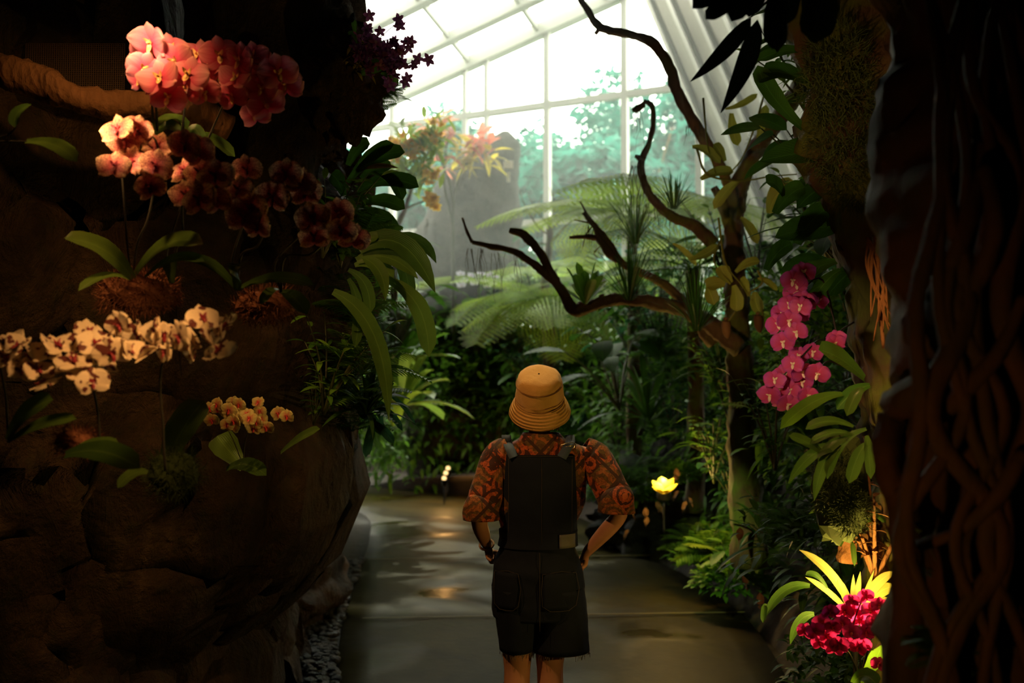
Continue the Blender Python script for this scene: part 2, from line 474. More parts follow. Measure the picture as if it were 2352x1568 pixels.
def orchid(name,label,cat,group,base,flw,protos,diam,Y,spikes,leaves,leafm,spread=.45,face=(0,-1,0),dY=.06,stem_r=.0035,stemm=None,up=(0,0,1),kind_leaf='tongue'):
    base=V(base); r=empty(name,base); tag(r,label,cat,group)
    for k,sp in enumerate(spikes):
        mb=MB(); tube(mb,[V(q)-base for q in sp],[stem_r,stem_r*.6],6,6)
        mb.build('flower_stem',stemm or M['stem_dark'],r)
    leaf_child(r,'leaf',leaves,leafm,base)
    pts=put_flowers(r,flw,Y,diam,protos,dY,face,spread,up,base)
    return r

# ------------------------------------------------------------------ foliage generators (all around a local origin)
def g_rosette(n,L,Wd,droop=.5,shape='strap',lift=(.3,1.2),seed=0,fold=.3,nn=8,wave=0):
    rr=random.Random(seed); mb=MB()
    for i in range(n):
        a=2*PI*i*.382+rr.uniform(-.3,.3); el=lerp1([lift[1],lift[0]],i/max(1,n-1))+rr.uniform(-.12,.12)
        l=L*rr.uniform(.75,1.1)*(.6+.4*min(1,1.3-i/n*.4))
        d=V((math.cos(a)*math.cos(el),math.sin(a)*math.cos(el),math.sin(el)))
        p1=d*l+V((0,0,-droop*l*math.cos(el)*rr.uniform(.5,1.1)))
        leaf(mb,d*.01,p1,V((d.x,d.y,0))*l*.02+V((0,0,droop*l*.55)),Wd*rr.uniform(.8,1.15),shape,nn,fold,wave=wave,r=rr.random())
    return mb
def g_fern(n,L,seed=0,wd=.28,droop=.6,pin=18,lift=(.35,1.1),comb=0):
    rr=random.Random(seed); mb=MB()
    for i in range(n):
        a=2*PI*i*.382+rr.uniform(-.3,.3); el=lerp1([lift[1],lift[0]],i/max(1,n-1))
        d=V((math.cos(a)*math.cos(el),math.sin(a)*math.cos(el),math.sin(el)))
        g_frond(mb,V((0,0,0)),d*L*rr.uniform(.8,1.1)+V((0,0,-droop*L*.6)),V((0,0,droop*L*.5)),L*wd,pin,comb,rr)
    return mb
def g_frond(mb,p0,p1,arch,width,pin=22,comb=0,rr=R):
    c=(V(p0)+V(p1))/2+V(arch); p0=V(p0);p1=V(p1); pts=[]
    for i in range(9):
        t=i/8; pts.append(p0*(1-t)**2+c*2*t*(1-t)+p1*t*t)
    L=(p1-p0).length
    tube(mb,pts,[L*.007,L*.002],4,1)
    r=rr.random()
    for i in range(1,pin):
        t=.12+.88*i/pin
        p=p0*(1-t)**2+c*2*t*(1-t)+p1*t*t; d=((c-p0)*(1-t)+(p1-c)*t).normalized()
        s=d.cross(V((0,0,1)))
        if s.length<.05: s=d.cross(V((1,0,0)))
        s.normalize()
        w=width*(math.sin(PI*min(1,(t*.92+.05))**.8)**.7)
        for sd in(-1,1):
            q=(s*sd+d*.35+V((0,0,-.18))).normalized()*w*rr.uniform(.9,1.08)
            bw=L/pin*.8
            if not comb: leaf(mb,p,p+q,V((0,0,w*.06)),bw,'lance',3,.15,r=r,cs=1)
            else:
                e=p+q; tip=(q.normalized())
                m=comb
                dd=d
                for j in range(m):
                    tt=(j+.6)/m; b=p+q*tt; lw=bw*.75*(1-tt**2.2*.8)
                    for s2 in(-1,1):
                        o=(dd*s2+tip*.35).normalized()*lw
                        h=tip*(q.length/m*.36)
                        mb.add([b-h,b+h,b+o+h*.5,b+o-h*.2],[(0,1,2,3)],[.2,.2,.9,.9],[0,0,.6,.6],r)
def g_shrub(nst,H,lL,lW,seed=0,shape='lance',nl=9,bend=.4,stem=None,droop=.3):
    """returns (stems, leaves)"""
    rr=random.Random(seed); sm=MB(); mb=MB()
    for i in range(nst):
        a=rr.uniform(0,2*PI); b=rr.uniform(.1,bend); h=H*rr.uniform(.6,1.1)
        top=V((math.cos(a)*b*H,math.sin(a)*b*H,h)); mid=top*.5+V((-math.cos(a)*.1*H*b,-math.sin(a)*.1*H*b,.05*H))
        c=tube(sm,[(0,0,0),mid,top],[.012*H+.003,.004],5,4)
        for k in range(nl):
            t=.25+.75*k/(nl-1); p=c[min(len(c)-1,int(t*(len(c)-1)))]
            an=k*2.4+a; el=rr.uniform(-.1,.7)
            d=V((math.cos(an)*math.cos(el),math.sin(an)*math.cos(el),math.sin(el)))
            l=lL*rr.uniform(.7,1.15)
            leaf(mb,p,p+d*l-V((0,0,droop*l)),V((0,0,l*droop*.6)),lW*rr.uniform(.8,1.15),shape,6,.2,r=rr.random(),cs=1)
    return sm,mb
def g_aroid(n,H,lL,lW,seed=0,shape='oval'):
    rr=random.Random(seed); sm=MB(); mb=MB()
    for i in range(n):
        a=2*PI*i*.382+rr.uniform(-.3,.3); h=H*rr.uniform(.5,1.1); o=rr.uniform(.25,.6)*H
        top=V((math.cos(a)*o,math.sin(a)*o,h))
        tube(sm,[(0,0,0),top*.5+V((0,0,.12*H)),top],[.008,.005],5,4)
        l=lL*rr.uniform(.75,1.15); d=V((math.cos(a),math.sin(a),rr.uniform(-.6,.1))).normalized()
        leaf(mb,top,top+d*l,V((0,0,l*.15)),lW*rr.uniform(.85,1.15),shape,8,.12,r=rr.random())
    return sm,mb
def g_tuft(n,L,seed=0,Wd=.008,spread=.7):
    rr=random.Random(seed); mb=MB()
    for i in range(n):
        a=rr.uniform(0,2*PI); b=rr.uniform(.05,spread); l=L*rr.uniform(.6,1.1)
        d=V((math.cos(a)*b,math.sin(a)*b,1)).normalized()
        leaf(mb,V((math.cos(a)*.02,math.sin(a)*.02,0)),d*l+V((d.x,d.y,-b))*l*.4,V((0,0,l*.15)),Wd,'strap',5,.3,r=rr.random(),cs=1)
    return mb
def g_roots(mb,p,n,L,spread=.03,rr=R,r=.002,curl=.3):
    for i in range(n):
        l=L*rr.uniform(.4,1.1); q=V(p)+V((rr.uniform(-1,1),rr.uniform(-1,1)*.5,0))*spread
        pts=[q]
        for k in range(4):
            q=q+V((rr.uniform(-1,1)*curl*l/4,rr.uniform(-1,1)*curl*l/4,-l/4)); pts.append(q)
        tube(mb,pts,[r,r*.5],4,3)
def g_moss(mb,c,s,n=900,L=.025,seed=0,r=.0012):
    rr=random.Random(seed); c=V(c)
    for i in range(n):
        d=V((rr.gauss(0,1),rr.gauss(0,1),rr.gauss(0,1))).normalized()
        e=1+.3*noise.noise(d*2+V((seed,0,0)))
        p=c+V((d.x*s[0],d.y*s[1],d.z*s[2]))*e*rr.uniform(.8,1)
        t=(d+V((rr.uniform(-1,1),rr.uniform(-1,1),rr.uniform(-1,1)))*.9).normalized()*L*rr.uniform(.5,1.2)
        sd=t.cross(V((rr.uniform(-1,1),rr.uniform(-1,1),1))).normalized()*r
        mid=p+t*.5+V((rr.uniform(-1,1),rr.uniform(-1,1),rr.uniform(-1,1)))*L*.2
        mb.add([p-sd,p+sd,mid+sd,mid-sd,p+t],[(0,1,2,3),(3,2,4)],r=rr.random())

def plant(name,label,cat,loc,sm,mb,leafm,stemm=None,group=None,rz=0,sc_=1,tilt=None):
    """thing with stem + foliage; single mesh when there is no stem"""
    if sm is None:
        o=mb.build(name,leafm)
    else:
        o=empty(name); sm.build('stem',stemm or M['stem'],o); mb.build('foliage',leafm,o)
    o.location=loc; o.rotation_euler=(tilt[0],tilt[1],rz) if tilt else (0,0,rz); o.scale=(sc_,)*3
    tag(o,label,cat,group); return o
def copy_thing(src,loc,rz,s,label,group=None,tilt=(0,0)):
    c=src.copy(); col.objects.link(c); c.location=loc; c.rotation_euler=(tilt[0],tilt[1],rz); c.scale=(s,)*3
    c['label']=label
    if group: c['group']=group
    for ch in src.children:
        d=ch.copy(); col.objects.link(d); d.parent=c
        for g in ch.children:
            e=g.copy(); col.objects.link(e); e.parent=d
    return c
# ================================================================== SETTING
def Wd(px): return 18.0/(1+.147*(px-900)/630)
def WP(px,py): return P(px,py,Wd(px))
wa=WP(900,870); wb=WP(1530,870); wa.z=0; wb.z=0
wu=(wb-wa).normalized(); wn=V((wu.y,-wu.x,0))      # towards the camera
if wn.y>0: wn=-wn
def on_wall(t,z): return wa+wu*t+V((0,0,z))
def wt(px): return (WP(px,870)-WP(900,870)).dot(wu)
# top edge line of the end window: through (900,226) and (1400,0)
A0=WP(900,226); A1=WP(1400,0)
def ztop(t):
    t0=wt(900);t1=wt(1400); return A0.z+(A1.z-A0.z)*(t-t0)/(t1-t0)
ts=[wt(x) for x in (540,735,900,1068,1258,1438,1610,1790)]
z_lo=WP(1180,515).z; z_hi=(WP(900,290).z+WP(1530,205).z)/2
win=empty('window_1',wa); tag(win,'tall white-framed glass end wall of the greenhouse','window',kind='structure')
mb=MB()
for i,t in enumerate(ts):
    p=on_wall(t,0)-wa; q=on_wall(t,ztop(t))-wa
    bar(mb,p,q,.10 if i!=3 else .07,.12,up=wn)
p=on_wall(wt(1118),0)-wa; q=on_wall(wt(1118),ztop(wt(1118)))-wa; bar(mb,p,q,.07,.12,up=wn)
for z in (z_lo*.52,z_lo,z_hi,):
    bar(mb,on_wall(ts[0],z)-wa,on_wall(ts[-1],z)-wa,.12,.10)
bar(mb,on_wall(ts[0],ztop(ts[0]))-wa,on_wall(ts[-1],ztop(ts[-1]))-wa,.22,.20)
mb.build('window_frame',M['frame'],win,smooth=False)
mb=MB()
for a,b in zip(ts[:-1],ts[1:]):
    vs=[on_wall(a,0)-wa,on_wall(b,0)-wa,on_wall(b,ztop(b))-wa,on_wall(a,ztop(a))-wa]
    vs2=[v-wn*.012 for v in vs]
    mb.add(vs+vs2,[(0,1,2,3),(7,6,5,4)])
mb.build('panes',M['glass'],win,smooth=False)

# roof plane: direction of the rafters seen from (1080,130) to (965,0)
q0=on_wall(wt(1080),ztop(wt(1080)))
best=None
for i in range(10,800):
    t=i*.01
    # pick slope s so px matches, then check py
    base=q0+wn*t
    pyy=0
    # project with height chosen so that py=0
    hp=P(965,0,base.y)
    e=abs(hp.x-base.x)
    if best is None or e<best[0]: best=(e,t,(hp.z-base.z)/t)
SL=best[2]; 
print('ROOF slope',SL,'t',best[1],'wn',wn,'A0',A0,'A1',A1, 'cam Y', on_wall(ts[0],0), on_wall(ts[-1],0))
rd=(wn+V((0,0,SL)))
roof=empty('window_2',q0); tag(roof,'sloping glazed greenhouse roof with white beams','window',kind='structure')
mb=MB(); LEN=best[1]*1.9
T0,T1=ts[0],wt(1480)
for t in [wt(x) for x in (540,735,900,1080,1240,1400)]:
    p=on_wall(t,ztop(t))-q0; bar(mb,p,p+rd*LEN,.07,.12)
for k in (.42,.98,1.5):
    a=on_wall(T0,ztop(T0))-q0+rd*(best[1]*k); b=on_wall(T1,ztop(T1))-q0+rd*(best[1]*k)
    bar(mb,a,b,.20,.16)
mb.build('roof_frame',M['frame'],roof,smooth=False)
mb=MB(); a=on_wall(T0,ztop(T0))-q0+V((0,0,.08)); b=on_wall(T1,ztop(T1))-q0+V((0,0,.08))
vs=[a,b,b+rd*LEN,a+rd*LEN]; mb.add(vs+[v+V((0,0,.012)) for v in vs],[(0,1,2,3),(7,6,5,4)]); mb.build('panes',M['glass'],roof,smooth=False)

# slanting panelled side roof, right of the window
e0=P(1463,-60,Wd(1463)-.1); e1=P(1690,470,Wd(1690)-.1)
ed=(e1-e0); 
sd=V((.80,-.60,0))
side=empty('wall_right',e1); tag(side,'pale slatted side roof slanting down beside the end window','wall',kind='structure')
mb=MB()
WID=9.0; nrm=ed.cross(sd).normalized()
if nrm.y>0: nrm=-nrm
lowx=ed*1.4; 
k=0; x=0.0
rr=random.Random(3)
pos=[0,.34,.70,1.10,1.62,2.1,2.75,3.4,4.1,4.8,5.6,6.5,7.4,8.3,9.2]
up0=e0-e1-ed.normalized()*2.0
pm=MB()
for a,b in zip(pos[:-1],pos[1:]):
    p=[up0+sd*(a+.015),up0+sd*(b-.06),up0+sd*(b-.06)+ed*1.9,up0+sd*(a+.015)+ed*1.9]
    off=nrm*(.05 if (k%2) else 0.0); k+=1
    p=[v-off for v in p]
    pm.add(p+[v-nrm*.03 for v in p],[(0,1,2,3),(7,6,5,4),(0,4,5,1),(1,5,6,2),(2,6,7,3),(3,7,4,0)])
for a in pos:
    bar(mb,up0+sd*a+nrm*.03,up0+sd*a+ed*1.9+nrm*.03,.05,.10,up=nrm,m=0)
    bar(mb,up0+sd*(a+.08)+nrm*.02,up0+sd*(a+.08)+ed*1.9+nrm*.02,.05,.06,up=nrm,m=1)  # contrast painted in: white bars as highlights, black bars as dark gaps
mb.build('beam',[M['panel_highlight'],M['panel_gap']],side,smooth=False)
pm.build('slat',M['panel'],side,smooth=False)

# shell walls that close the hall behind and beside the planting
def slab(name,c,s,mat,label=None):
    m=MB(); box(m,(0,0,0),s); o=m.build(name,mat,smooth=False); o.location=c; tag(o,label,None,None,'structure'); return o
slab('wall_back',(0,-4.1,4.2),(17,.2,8.6),M['dark_wall'])
slab('wall_left',(-8.1,6,4.2),(.2,20.4,8.6),M['dark_wall'])
slab('trim_1',(8.4,3.3,4.2),(.2,15,8.6),M['dark_wall'])
slab('ceiling',(0,4.9,8.7),(17,18,.2),M['dark_wall'])
mb=MB(); a=on_wall(ts[0]-2,1.15)+wn*.05; b=on_wall(ts[-1]+5,1.15)+wn*.05; bar(mb,a,b,.25,2.5); o=mb.build('glare_block_wall',M['soil'],smooth=False); tag(o,'added low dark wall blocking glare under the end window','wall',kind='structure')  # added wall, keeps bright light from the lower glass out
mb=MB(); bar(mb,on_wall(ts[-1]-.3,2.3),on_wall(ts[-1]+5,2.3),.25,4.8); o=mb.build('sky_block_wall',M['soil'],smooth=False); tag(o,'added dark wall blocking a sky leak in the corner under the slatted side roof','wall',kind='structure')  # added wall, stops sky leaking in at the right corner
fl=slab('floor',(0,8,-.16),(17,24.4,.2),M['soil'])

# the path
edgeL=[(-.2,-3),(-.45,1),(-.80,4.6),(-.95,5.4),(-1.16,7),(-1.30,8.6),(-1.45,10.2),(-1.75,12),(-2.6,13.6),(-3.8,14.6)]
edgeR=[(1.6,-3),(1.5,1),(1.42,4.6),(1.50,5.6),(1.58,6.6),(1.52,7.6),(1.33,8.7),(.98,9.4),(.95,11),(.45,12.4),(-.7,14.0),(-2.6,15.2)]
def res(pts,n):
    c=catmull([V((a,b,0)) for a,b in pts],8); L=[0]
    for i in range(1,len(c)): L.append(L[-1]+(c[i]-c[i-1]).length)
    out=[]
    for k in range(n):
        d=L[-1]*k/(n-1); i=max(j for j in range(len(L)) if L[j]<=d+1e-9); i=min(i,len(c)-2)
        out.append(c[i].lerp(c[i+1],(d-L[i])/max(1e-6,L[i+1]-L[i])))
    return out
le=res(edgeL,50); re_=res(edgeR,50)
mb=MB(); vs=[]
for a,b in zip(le,re_):
    for j in range(13):
        p=a.lerp(b,j/12); p.z=-.012+.010*noise.noise(p*1.2); vs.append(p)
n=13
top=len(vs)
fs=[(i*n+j,i*n+j+1,(i+1)*n+j+1,(i+1)*n+j) for i in range(49) for j in range(n-1)]
for i in range(50): vs.append(vs[i*n]-V((0,0,.06)))
for i in range(50): vs.append(vs[i*n+n-1]-V((0,0,.06)))
fs+=[(top+i,i*n,(i+1)*n,top+i+1) for i in range(49)]+[(i*n+n-1,top+50+i,top+51+i,(i+1)*n+n-1) for i in range(49)]
mb.add(vs,fs)
path=mb.build('floor_path',M['path']); tag(path,'damp mottled olive-brown concrete footpath','path',kind='structure')
mb=MB()
bar(mb,(-1.0,6.72,.003),(1.6,6.9,.003),.018,.004); bar(mb,(-1.28,8.9,.003),(1.25,9.1,.003),.016,.004)
mb.build('joint',M['grout'],path,smooth=False)

# ------------------------------------------------------------------ left rock face
def sheet(name,plan,zs,mat,label,fn,amp=.30,nf=.9,thick=.6,step=90,kind=None):
    """wall of rock: plan curve x zs levels, displaced; fn(t,z)-> outward push"""
    c=res(plan,step); vs=[]; u=[]
    nz=len(zs)
    for i,p in enumerate(c):
        d=(c[min(i+1,len(c)-1)]-c[max(i-1,0)]).normalized(); nr=V((d.y,-d.x,0))
        for z in zs:
            q=V((p.x,p.y,z))
            e=fn(i/(step-1),z)
            s=noise.noise(q*nf)*1.0+.55*noise.noise(q*nf*2.3)+.5*abs(noise.noise(q*nf*4))+.2*noise.noise(q*nf*9)+.14*abs(noise.noise(q*nf*19))
            vs.append(q+nr*(e+amp*s)+V((0,0,.06*noise.noise(q*3+V((9,9,9))))))
    fs=[(i*nz+j,i*nz+j+1,(i+1)*nz+j+1,(i+1)*nz+j) for i in range(step-1) for j in range(nz-1)]
    mb=MB(); mb.add(vs,fs); o=mb.build(name,mat)
    sm=o.modifiers.new('s','SOLIDIFY'); sm.thickness=thick; sm.offset=1 if False else -1
    tag(o,label,'rock',None,kind); return o
planL=[(-4.2,1.2),(-3.4,2.6),(-2.6,3.4),(-2.15,3.9),(-1.85,4.5),(-1.78,5.4),(-1.95,6.8),(-2.15,8.2),(-2.45,9.8),(-3.1,11.6),(-4.8,13.2)]
zs=[-.1+8.7*i/190 for i in range(191)]
def pushL(t,z):
    g=math.exp(-((t-.325)/.075)**2); sm_=lambda a,b,x:(lambda k:k*k*(3-2*k))(min(1,max(0,(x-a)/(b-a))))
    return .10*math.sin(z*2.1+t*9)-.3*t*sm_(2.4,2.8,z)+.62*g*sm_(.45,1.15,z)*(1-sm_(2.1,2.6,z))
rockL=sheet('craggy_rock',planL,zs,M['rock'],'tall craggy dark rock face rising beside the footpath behind the orchids',pushL,.30,.95,.5,230)
# overhanging outcrop at the top that cuts into the bright window
mb=MB()
blob(mb,(0,0,0),(.34,.40,.85),60,44,.30,1.6,seed=2.2)
o=mb.build('rock_outcrop',M['rock']); o.location=P(625,60,4.1); tag(o,'dark bulging rock outcrop high up against the bright window, under the purple orchid','rock')
mb=MB(); blob(mb,(0,0,0),(.17,.2,.23),40,30,.35,3.2,seed=7.7)
o=mb.build('rock_outcrop',M['rock']); o.location=P(786,185,3.95); tag(o,'mossy knob of rock jutting toward the window beside the purple orchid','rock')
mb=MB(); blob(mb,(0,0,0),(.32,.35,.36),40,30,.35,2.2,seed=4.7)
o=mb.build('rock_outcrop',M['rock']); o.location=P(715,490,5.1); tag(o,'dark leafy ledge of rock below the bright notch beside the speckled orchids','rock')
# lower foot boulder, catching light at its edge
mb=MB(); blob(mb,(0,0,0),(.30,.62,.34),40,30,.35,1.6,seed=1.7,flat=.2)
o=mb.build('boulder',M['rock']); o.location=G(742,1420)+V((-.18,.1,.15)); tag(o,'worn brown foot stone between the rock face and the grey pebbles','boulder')

# root-like ledge of pale brown wood at the upper left
mb=MB()
tube(mb,[P(-60,140,3.05),P(0,160,3.05),P(90,190,3.05),P(170,222,3.05),P(250,238,3.1),P(340,238,3.15),P(430,250,3.3),P(520,300,3.4)],[.05,.055,.05,.045,.045,.04,.06,.05],14,8,.35,14)
o=mb.build('driftwood_ledge',M['root_brown']); tag(o,'curved brown driftwood limb lying across the rock behind the pink orchids','driftwood')
# woven panel in the niche
mb=MB(); Yp=3.35
a=P(60,100,Yp);b=P(285,215,Yp)
for i in range(46):
    x=a.x+(b.x-a.x)*i/45; bar(mb,(x,Yp,a.z),(x,Yp,b.z),.0025,.0025)
for i in range(28):
    z=a.z+(b.z-a.z)*i/27; bar(mb,(a.x,Yp+.003,z),(b.x,Yp+.003,z),.0025,.0025)
o=mb.build('mesh_screen',simple('mesh_wire',(.10,.06,.03),.6),smooth=False); tag(o,'dark wire mesh screen set in the niche above the driftwood limb','screen')

# pebbles along the path foot
pm=[]
for k in range(6):
    m=MB(); blob(m,(0,0,0),(.034,.026,.016),10,7,.15,1.3,seed=k*3.1); pm.append(m.build('pebble',M['pebble']))
cand=[]
rr=random.Random(5)
bl=res([(-1.02,4.2),(-1.04,5.2),(-1.36,6.2),(-1.52,7.2),(-1.50,8.3),(-1.33,8.9)],40); br=res([(-.74,4.2),(-.90,5.2),(-1.09,6.2),(-1.18,7.2),(-1.28,8.3),(-1.33,8.9)],40)
lay=0
for i in range(1200):
    if len(cand)>=300: break
    k=rr.random(); j=rr.uniform(0,38.99); a=bl[int(j)].lerp(br[int(j)],k); a=a+V((0,rr.uniform(-.06,.06),0))
    if any((a-b).length<.042 for b in cand): continue
    cand.append(a)
for i,p in enumerate(cand):
    o=pm[i] if i<6 else pm[i%6].copy()
    if i>=6: col.objects.link(o)
    o.location=p+V((0,0,.008+.010*rr.random())); o.rotation_euler=(rr.uniform(-.3,.3),rr.uniform(-.3,.3),rr.uniform(0,6)); s=rr.uniform(.85,1.35); o.scale=(s,s,s)
    tag(o,'small smooth grey pebble in the strip between rock face and footpath','pebble','grey pebbles in the strip beside the footpath')
mb=MB(); vs=[]
for a,b in zip(bl,br): vs+=[a+V((-.08,0,-.02)),b+V((.03,0,-.02)),a+V((-.08,0,-.08)),b+V((.03,0,-.08))]
mb.add(vs,[(i*4,i*4+1,i*4+5,i*4+4) for i in range(39)]); o=mb.build('gravel_bed',M['lava']); tag(o,'dark grit under the grey pebbles beside the footpath','gravel',kind='structure')

# planting beds
def bed(name,pts,h,label,mat='soil',seed=0):
    c=res(pts,40); ctr=sum(c,V((0,0,0)))/len(c); mb=MB(); vs=[];n=9
    for p in c:
        for j in range(n):
            t=j/(n-1); q=p.lerp(ctr,t); z=h*(1-(1-t)**2.2)+.06*noise.noise(q*2+V((seed,0,0)))*(t>0)
            vs.append(V((q.x,q.y,-.08 if j==0 else z)))
    fs=[(i*n+j,((i+1)%40)*n+j,((i+1)%40)*n+j+1,i*n+j+1) for i in range(39) for j in range(n-1)]
    mb.add(vs,fs); o=mb.build(name,M[mat]); tag(o,label,'soil',kind='structure'); return o
bed('ground_bed',[(1.6,1.5),(1.55,4.6),(1.62,6.6),(1.4,8.8),(1.05,9.5),(1.0,11),(.5,12.3),(-.6,13.9),(-2.4,15.4),(-.5,16.9),(3,15.2),(6,13),(7.6,8),(7,2.5),(4,1.2),(1.6,1.5)],.55,'raised dark soil bank right of the path')
bed('ground_bed',[(-1.6,9.2),(-1.75,11),(-2.2,12.4),(-3.2,13.8),(-4.6,15),(-7,16.5),(-7,11),(-4,9.2),(-1.6,9.2)],.5,'raised dark soil bank left of the path',seed=4)

# lava rock bank
mb=MB(); blob(mb,(0,0,0),(.95,.7,.62),70,44,.38,2.2,seed=3.3,ridged=True)
o=mb.build('lava_rock',M['lava']); o.location=G(1600,1290)+V((.15,1.0,.18)); o.rotation_euler=(0,0,-.25); tag(o,'pitted black lava rock bank below the glowing garden lamp','rock')
mb=MB(); blob(mb,(0,0,0),(.5,.5,.42),50,34,.38,2.6,seed=9.3,ridged=True)
o=mb.build('lava_rock',M['lava']); o.location=G(1490,1270)+V((.05,.55,.12)); tag(o,'smaller black lava rock at the footpath edge beside the person','rock')
# grey stele in the mist
mb=MB(); 
for (px,py,rx,rz,Y) in ((1120,480,.60,1.0,10.6),):
    pass
b0=P(1110,700,15.6); b0.z=.2
def stele(t,z): pass
rings=[]
prof=[(0,.60,-.20),(.8,.62,-.22),(1.6,.62,-.22),(2.2,.62,-.22),(2.7,.60,-.20),(3.05,.50,-.10),(3.4,.43,-.03),(3.6,.30,.10),(3.75,.19,.20),(3.86,.04,.24)]
prof=[(z,r,cx) for z,r,cx in prof]
for z,r,cx in prof: rings.append((V((cx*1.44,0,z*1.44-.25)),V((r*1.44,0,0)),V((0,r,0))))
fine=[]
for i in range(len(rings)-1):
    for k in range(6):
        t=k/6; fine.append(tuple(rings[i][q].lerp(rings[i+1][q],t) for q in range(3)))
fine.append(rings[-1])
mb=MB(); loft(mb,fine,48,cap1=True,disp=lambda p:.12*noise.noise(p*1.2)+.10*noise.noise(p*3)+.05*noise.noise(p*9))
o=mb.build('standing_stone',M['rock_grey']); o.location=b0; tag(o,'big weathered grey standing stone in the mist before the end window','rock')
# its little sign
s=empty('label_card',P(1168,378,15.1)); tag(s,'small blank white card fixed near the top of the standing stone','sign')
mb=MB(); box(mb,(0,0,0),(.145,.01,.12)); mb.build('card',simple('card_white',(.8,.8,.75),.5),s,smooth=False)
mb=MB(); box(mb,(0,.02,-.19),(.05,.012,.15)); mb.build('tab',simple('card_tab',(.75,.75,.7),.5),s,smooth=False)

# outside: ground, trees, teal shade house
slab('ground',(0,34,-.4),(60,36,.2),simple('lawn',(.05,.10,.03),.9))
def crown(seed,R0,nl=2600,sz=.22):
    rr=random.Random(seed); mb=MB(); cl=[]
    for i in range(26):
        d=V((rr.gauss(0,1),rr.gauss(0,1),rr.gauss(0,1))).normalized()*rr.uniform(.3,1)*R0; d.z*=.9; cl.append((d,R0*rr.uniform(.22,.42)))
    for i in range(nl):
        c,r=rr.choice(cl); d=V((rr.gauss(0,1),rr.gauss(0,1),rr.gauss(0,1))).normalized()*r*rr.uniform(.6,1)
        p=c+d; a=V((rr.uniform(-1,1),rr.uniform(-1,1),rr.uniform(-1,.4))).normalized()
        s=a.cross(V((0,0,1))).normalized()*sz*.3
        L=sz*rr.uniform(.7,1.3)
        mb.add([p,p+a*L*.5+s,p+a*L,p+a*L*.5-s],[(0,1,2,3)],[0,.5,1,.5],[0,.8,0,-.8],rr.random())
    return mb
trees=[('tree',(-3.2,26),5.5,3.2,'pale green tree outside, behind the left end of the window'),
 ('tree',(1.3,25),5.6,3.0,'hazy green tree outside, behind the middle mullion'),
 ('tree',(4.6,24),5.6,2.9,'green tree outside, behind the right window bay by the teal shade roof'),
 ('tree',(8.3,27),7.0,3.6,'tall hazy tree outside, beyond the slanting side roof'),
 ('tree',(-.7,33),7.6,3.3,'distant pale tree outside, right of the standing stone'),
 ('tree',(4.2,35),9.2,4.0,'distant tall pale tree outside, above the teal shade roof'),
 ('tree',(-8,32),8,4.2,'distant pale tree outside, behind the yellow-flowered tree')]
for i,(nm,(x,y),h,r,lb) in enumerate(trees):
    o=empty(nm,(x,y,-.3)); tag(o,lb,'tree','trees outside the end window')
    mb=MB(); tube(mb,[(0,0,0),(.1,0,h*.5),(0,.1,h)],[.22,.10],8,5,.1,2)
    for k in range(4):
        a=k*1.7; tube(mb,[(0,0,h*.55),(math.cos(a)*r*.4,math.sin(a)*r*.4,h*.9),(math.cos(a)*r*.7,math.sin(a)*r*.7,h*1.1)],[.08,.03],6,4)
    mb.build('trunk',M['bark'],o)
    c=crown(i+40,r,8000,.40).build('crown',M['tree_far'],o); c.location=(0,0,h)
sh=empty('shade_roof',(4.4,21,3.2)); tag(sh,'teal slatted shade roof outside, seen low through the right window bay','roof')
mb=MB()
for k in range(9):
    bar(mb,(-2.6,k*.1,.9-k*.26),(2.2,-k*.1,1.7-k*.26),.10,.03)
mb.build('slat',simple('teal_paint',(.06,.30,.22),.5),sh,smooth=False)
mb=MB()
for x in(-2.4,0,2.0): bar(mb,(x,.05,-3.5),(x,.05,1.4),.08,.08)
mb.build('post',M['frame'],sh,smooth=False)

# dense undergrowth
def mass(label,c,s,n,L,W_,mat,seed,shape='lance'):
    r2=random.Random(seed); mb=MB(); so=V((seed*1.3,seed,0))
    for i in range(n):
        d=V((r2.gauss(0,1),r2.gauss(0,1),r2.gauss(0,1))).normalized()
        if d.z<-.3: d.z=-d.z
        e=(1+.55*noise.noise(d*1.8+so)+.25*noise.noise(d*5+so))*r2.uniform(.8,1.05)
        p=V((d.x*s[0],d.y*s[1],d.z*s[2]))*e
        t=(d+V((r2.uniform(-1,1),r2.uniform(-1,1),r2.uniform(-.9,.6)))*.9).normalized()*L*r2.uniform(.6,1.2)
        leaf(mb,p,p+t-V((0,0,L*.3)),V((0,0,L*.22)),W_*r2.uniform(.7,1.2),shape,4,.2,r=r2.random(),cs=1)
    o=mb.build('undergrowth',M[mat]); o.location=c; tag(o,label,'undergrowth',None,'stuff'); return o
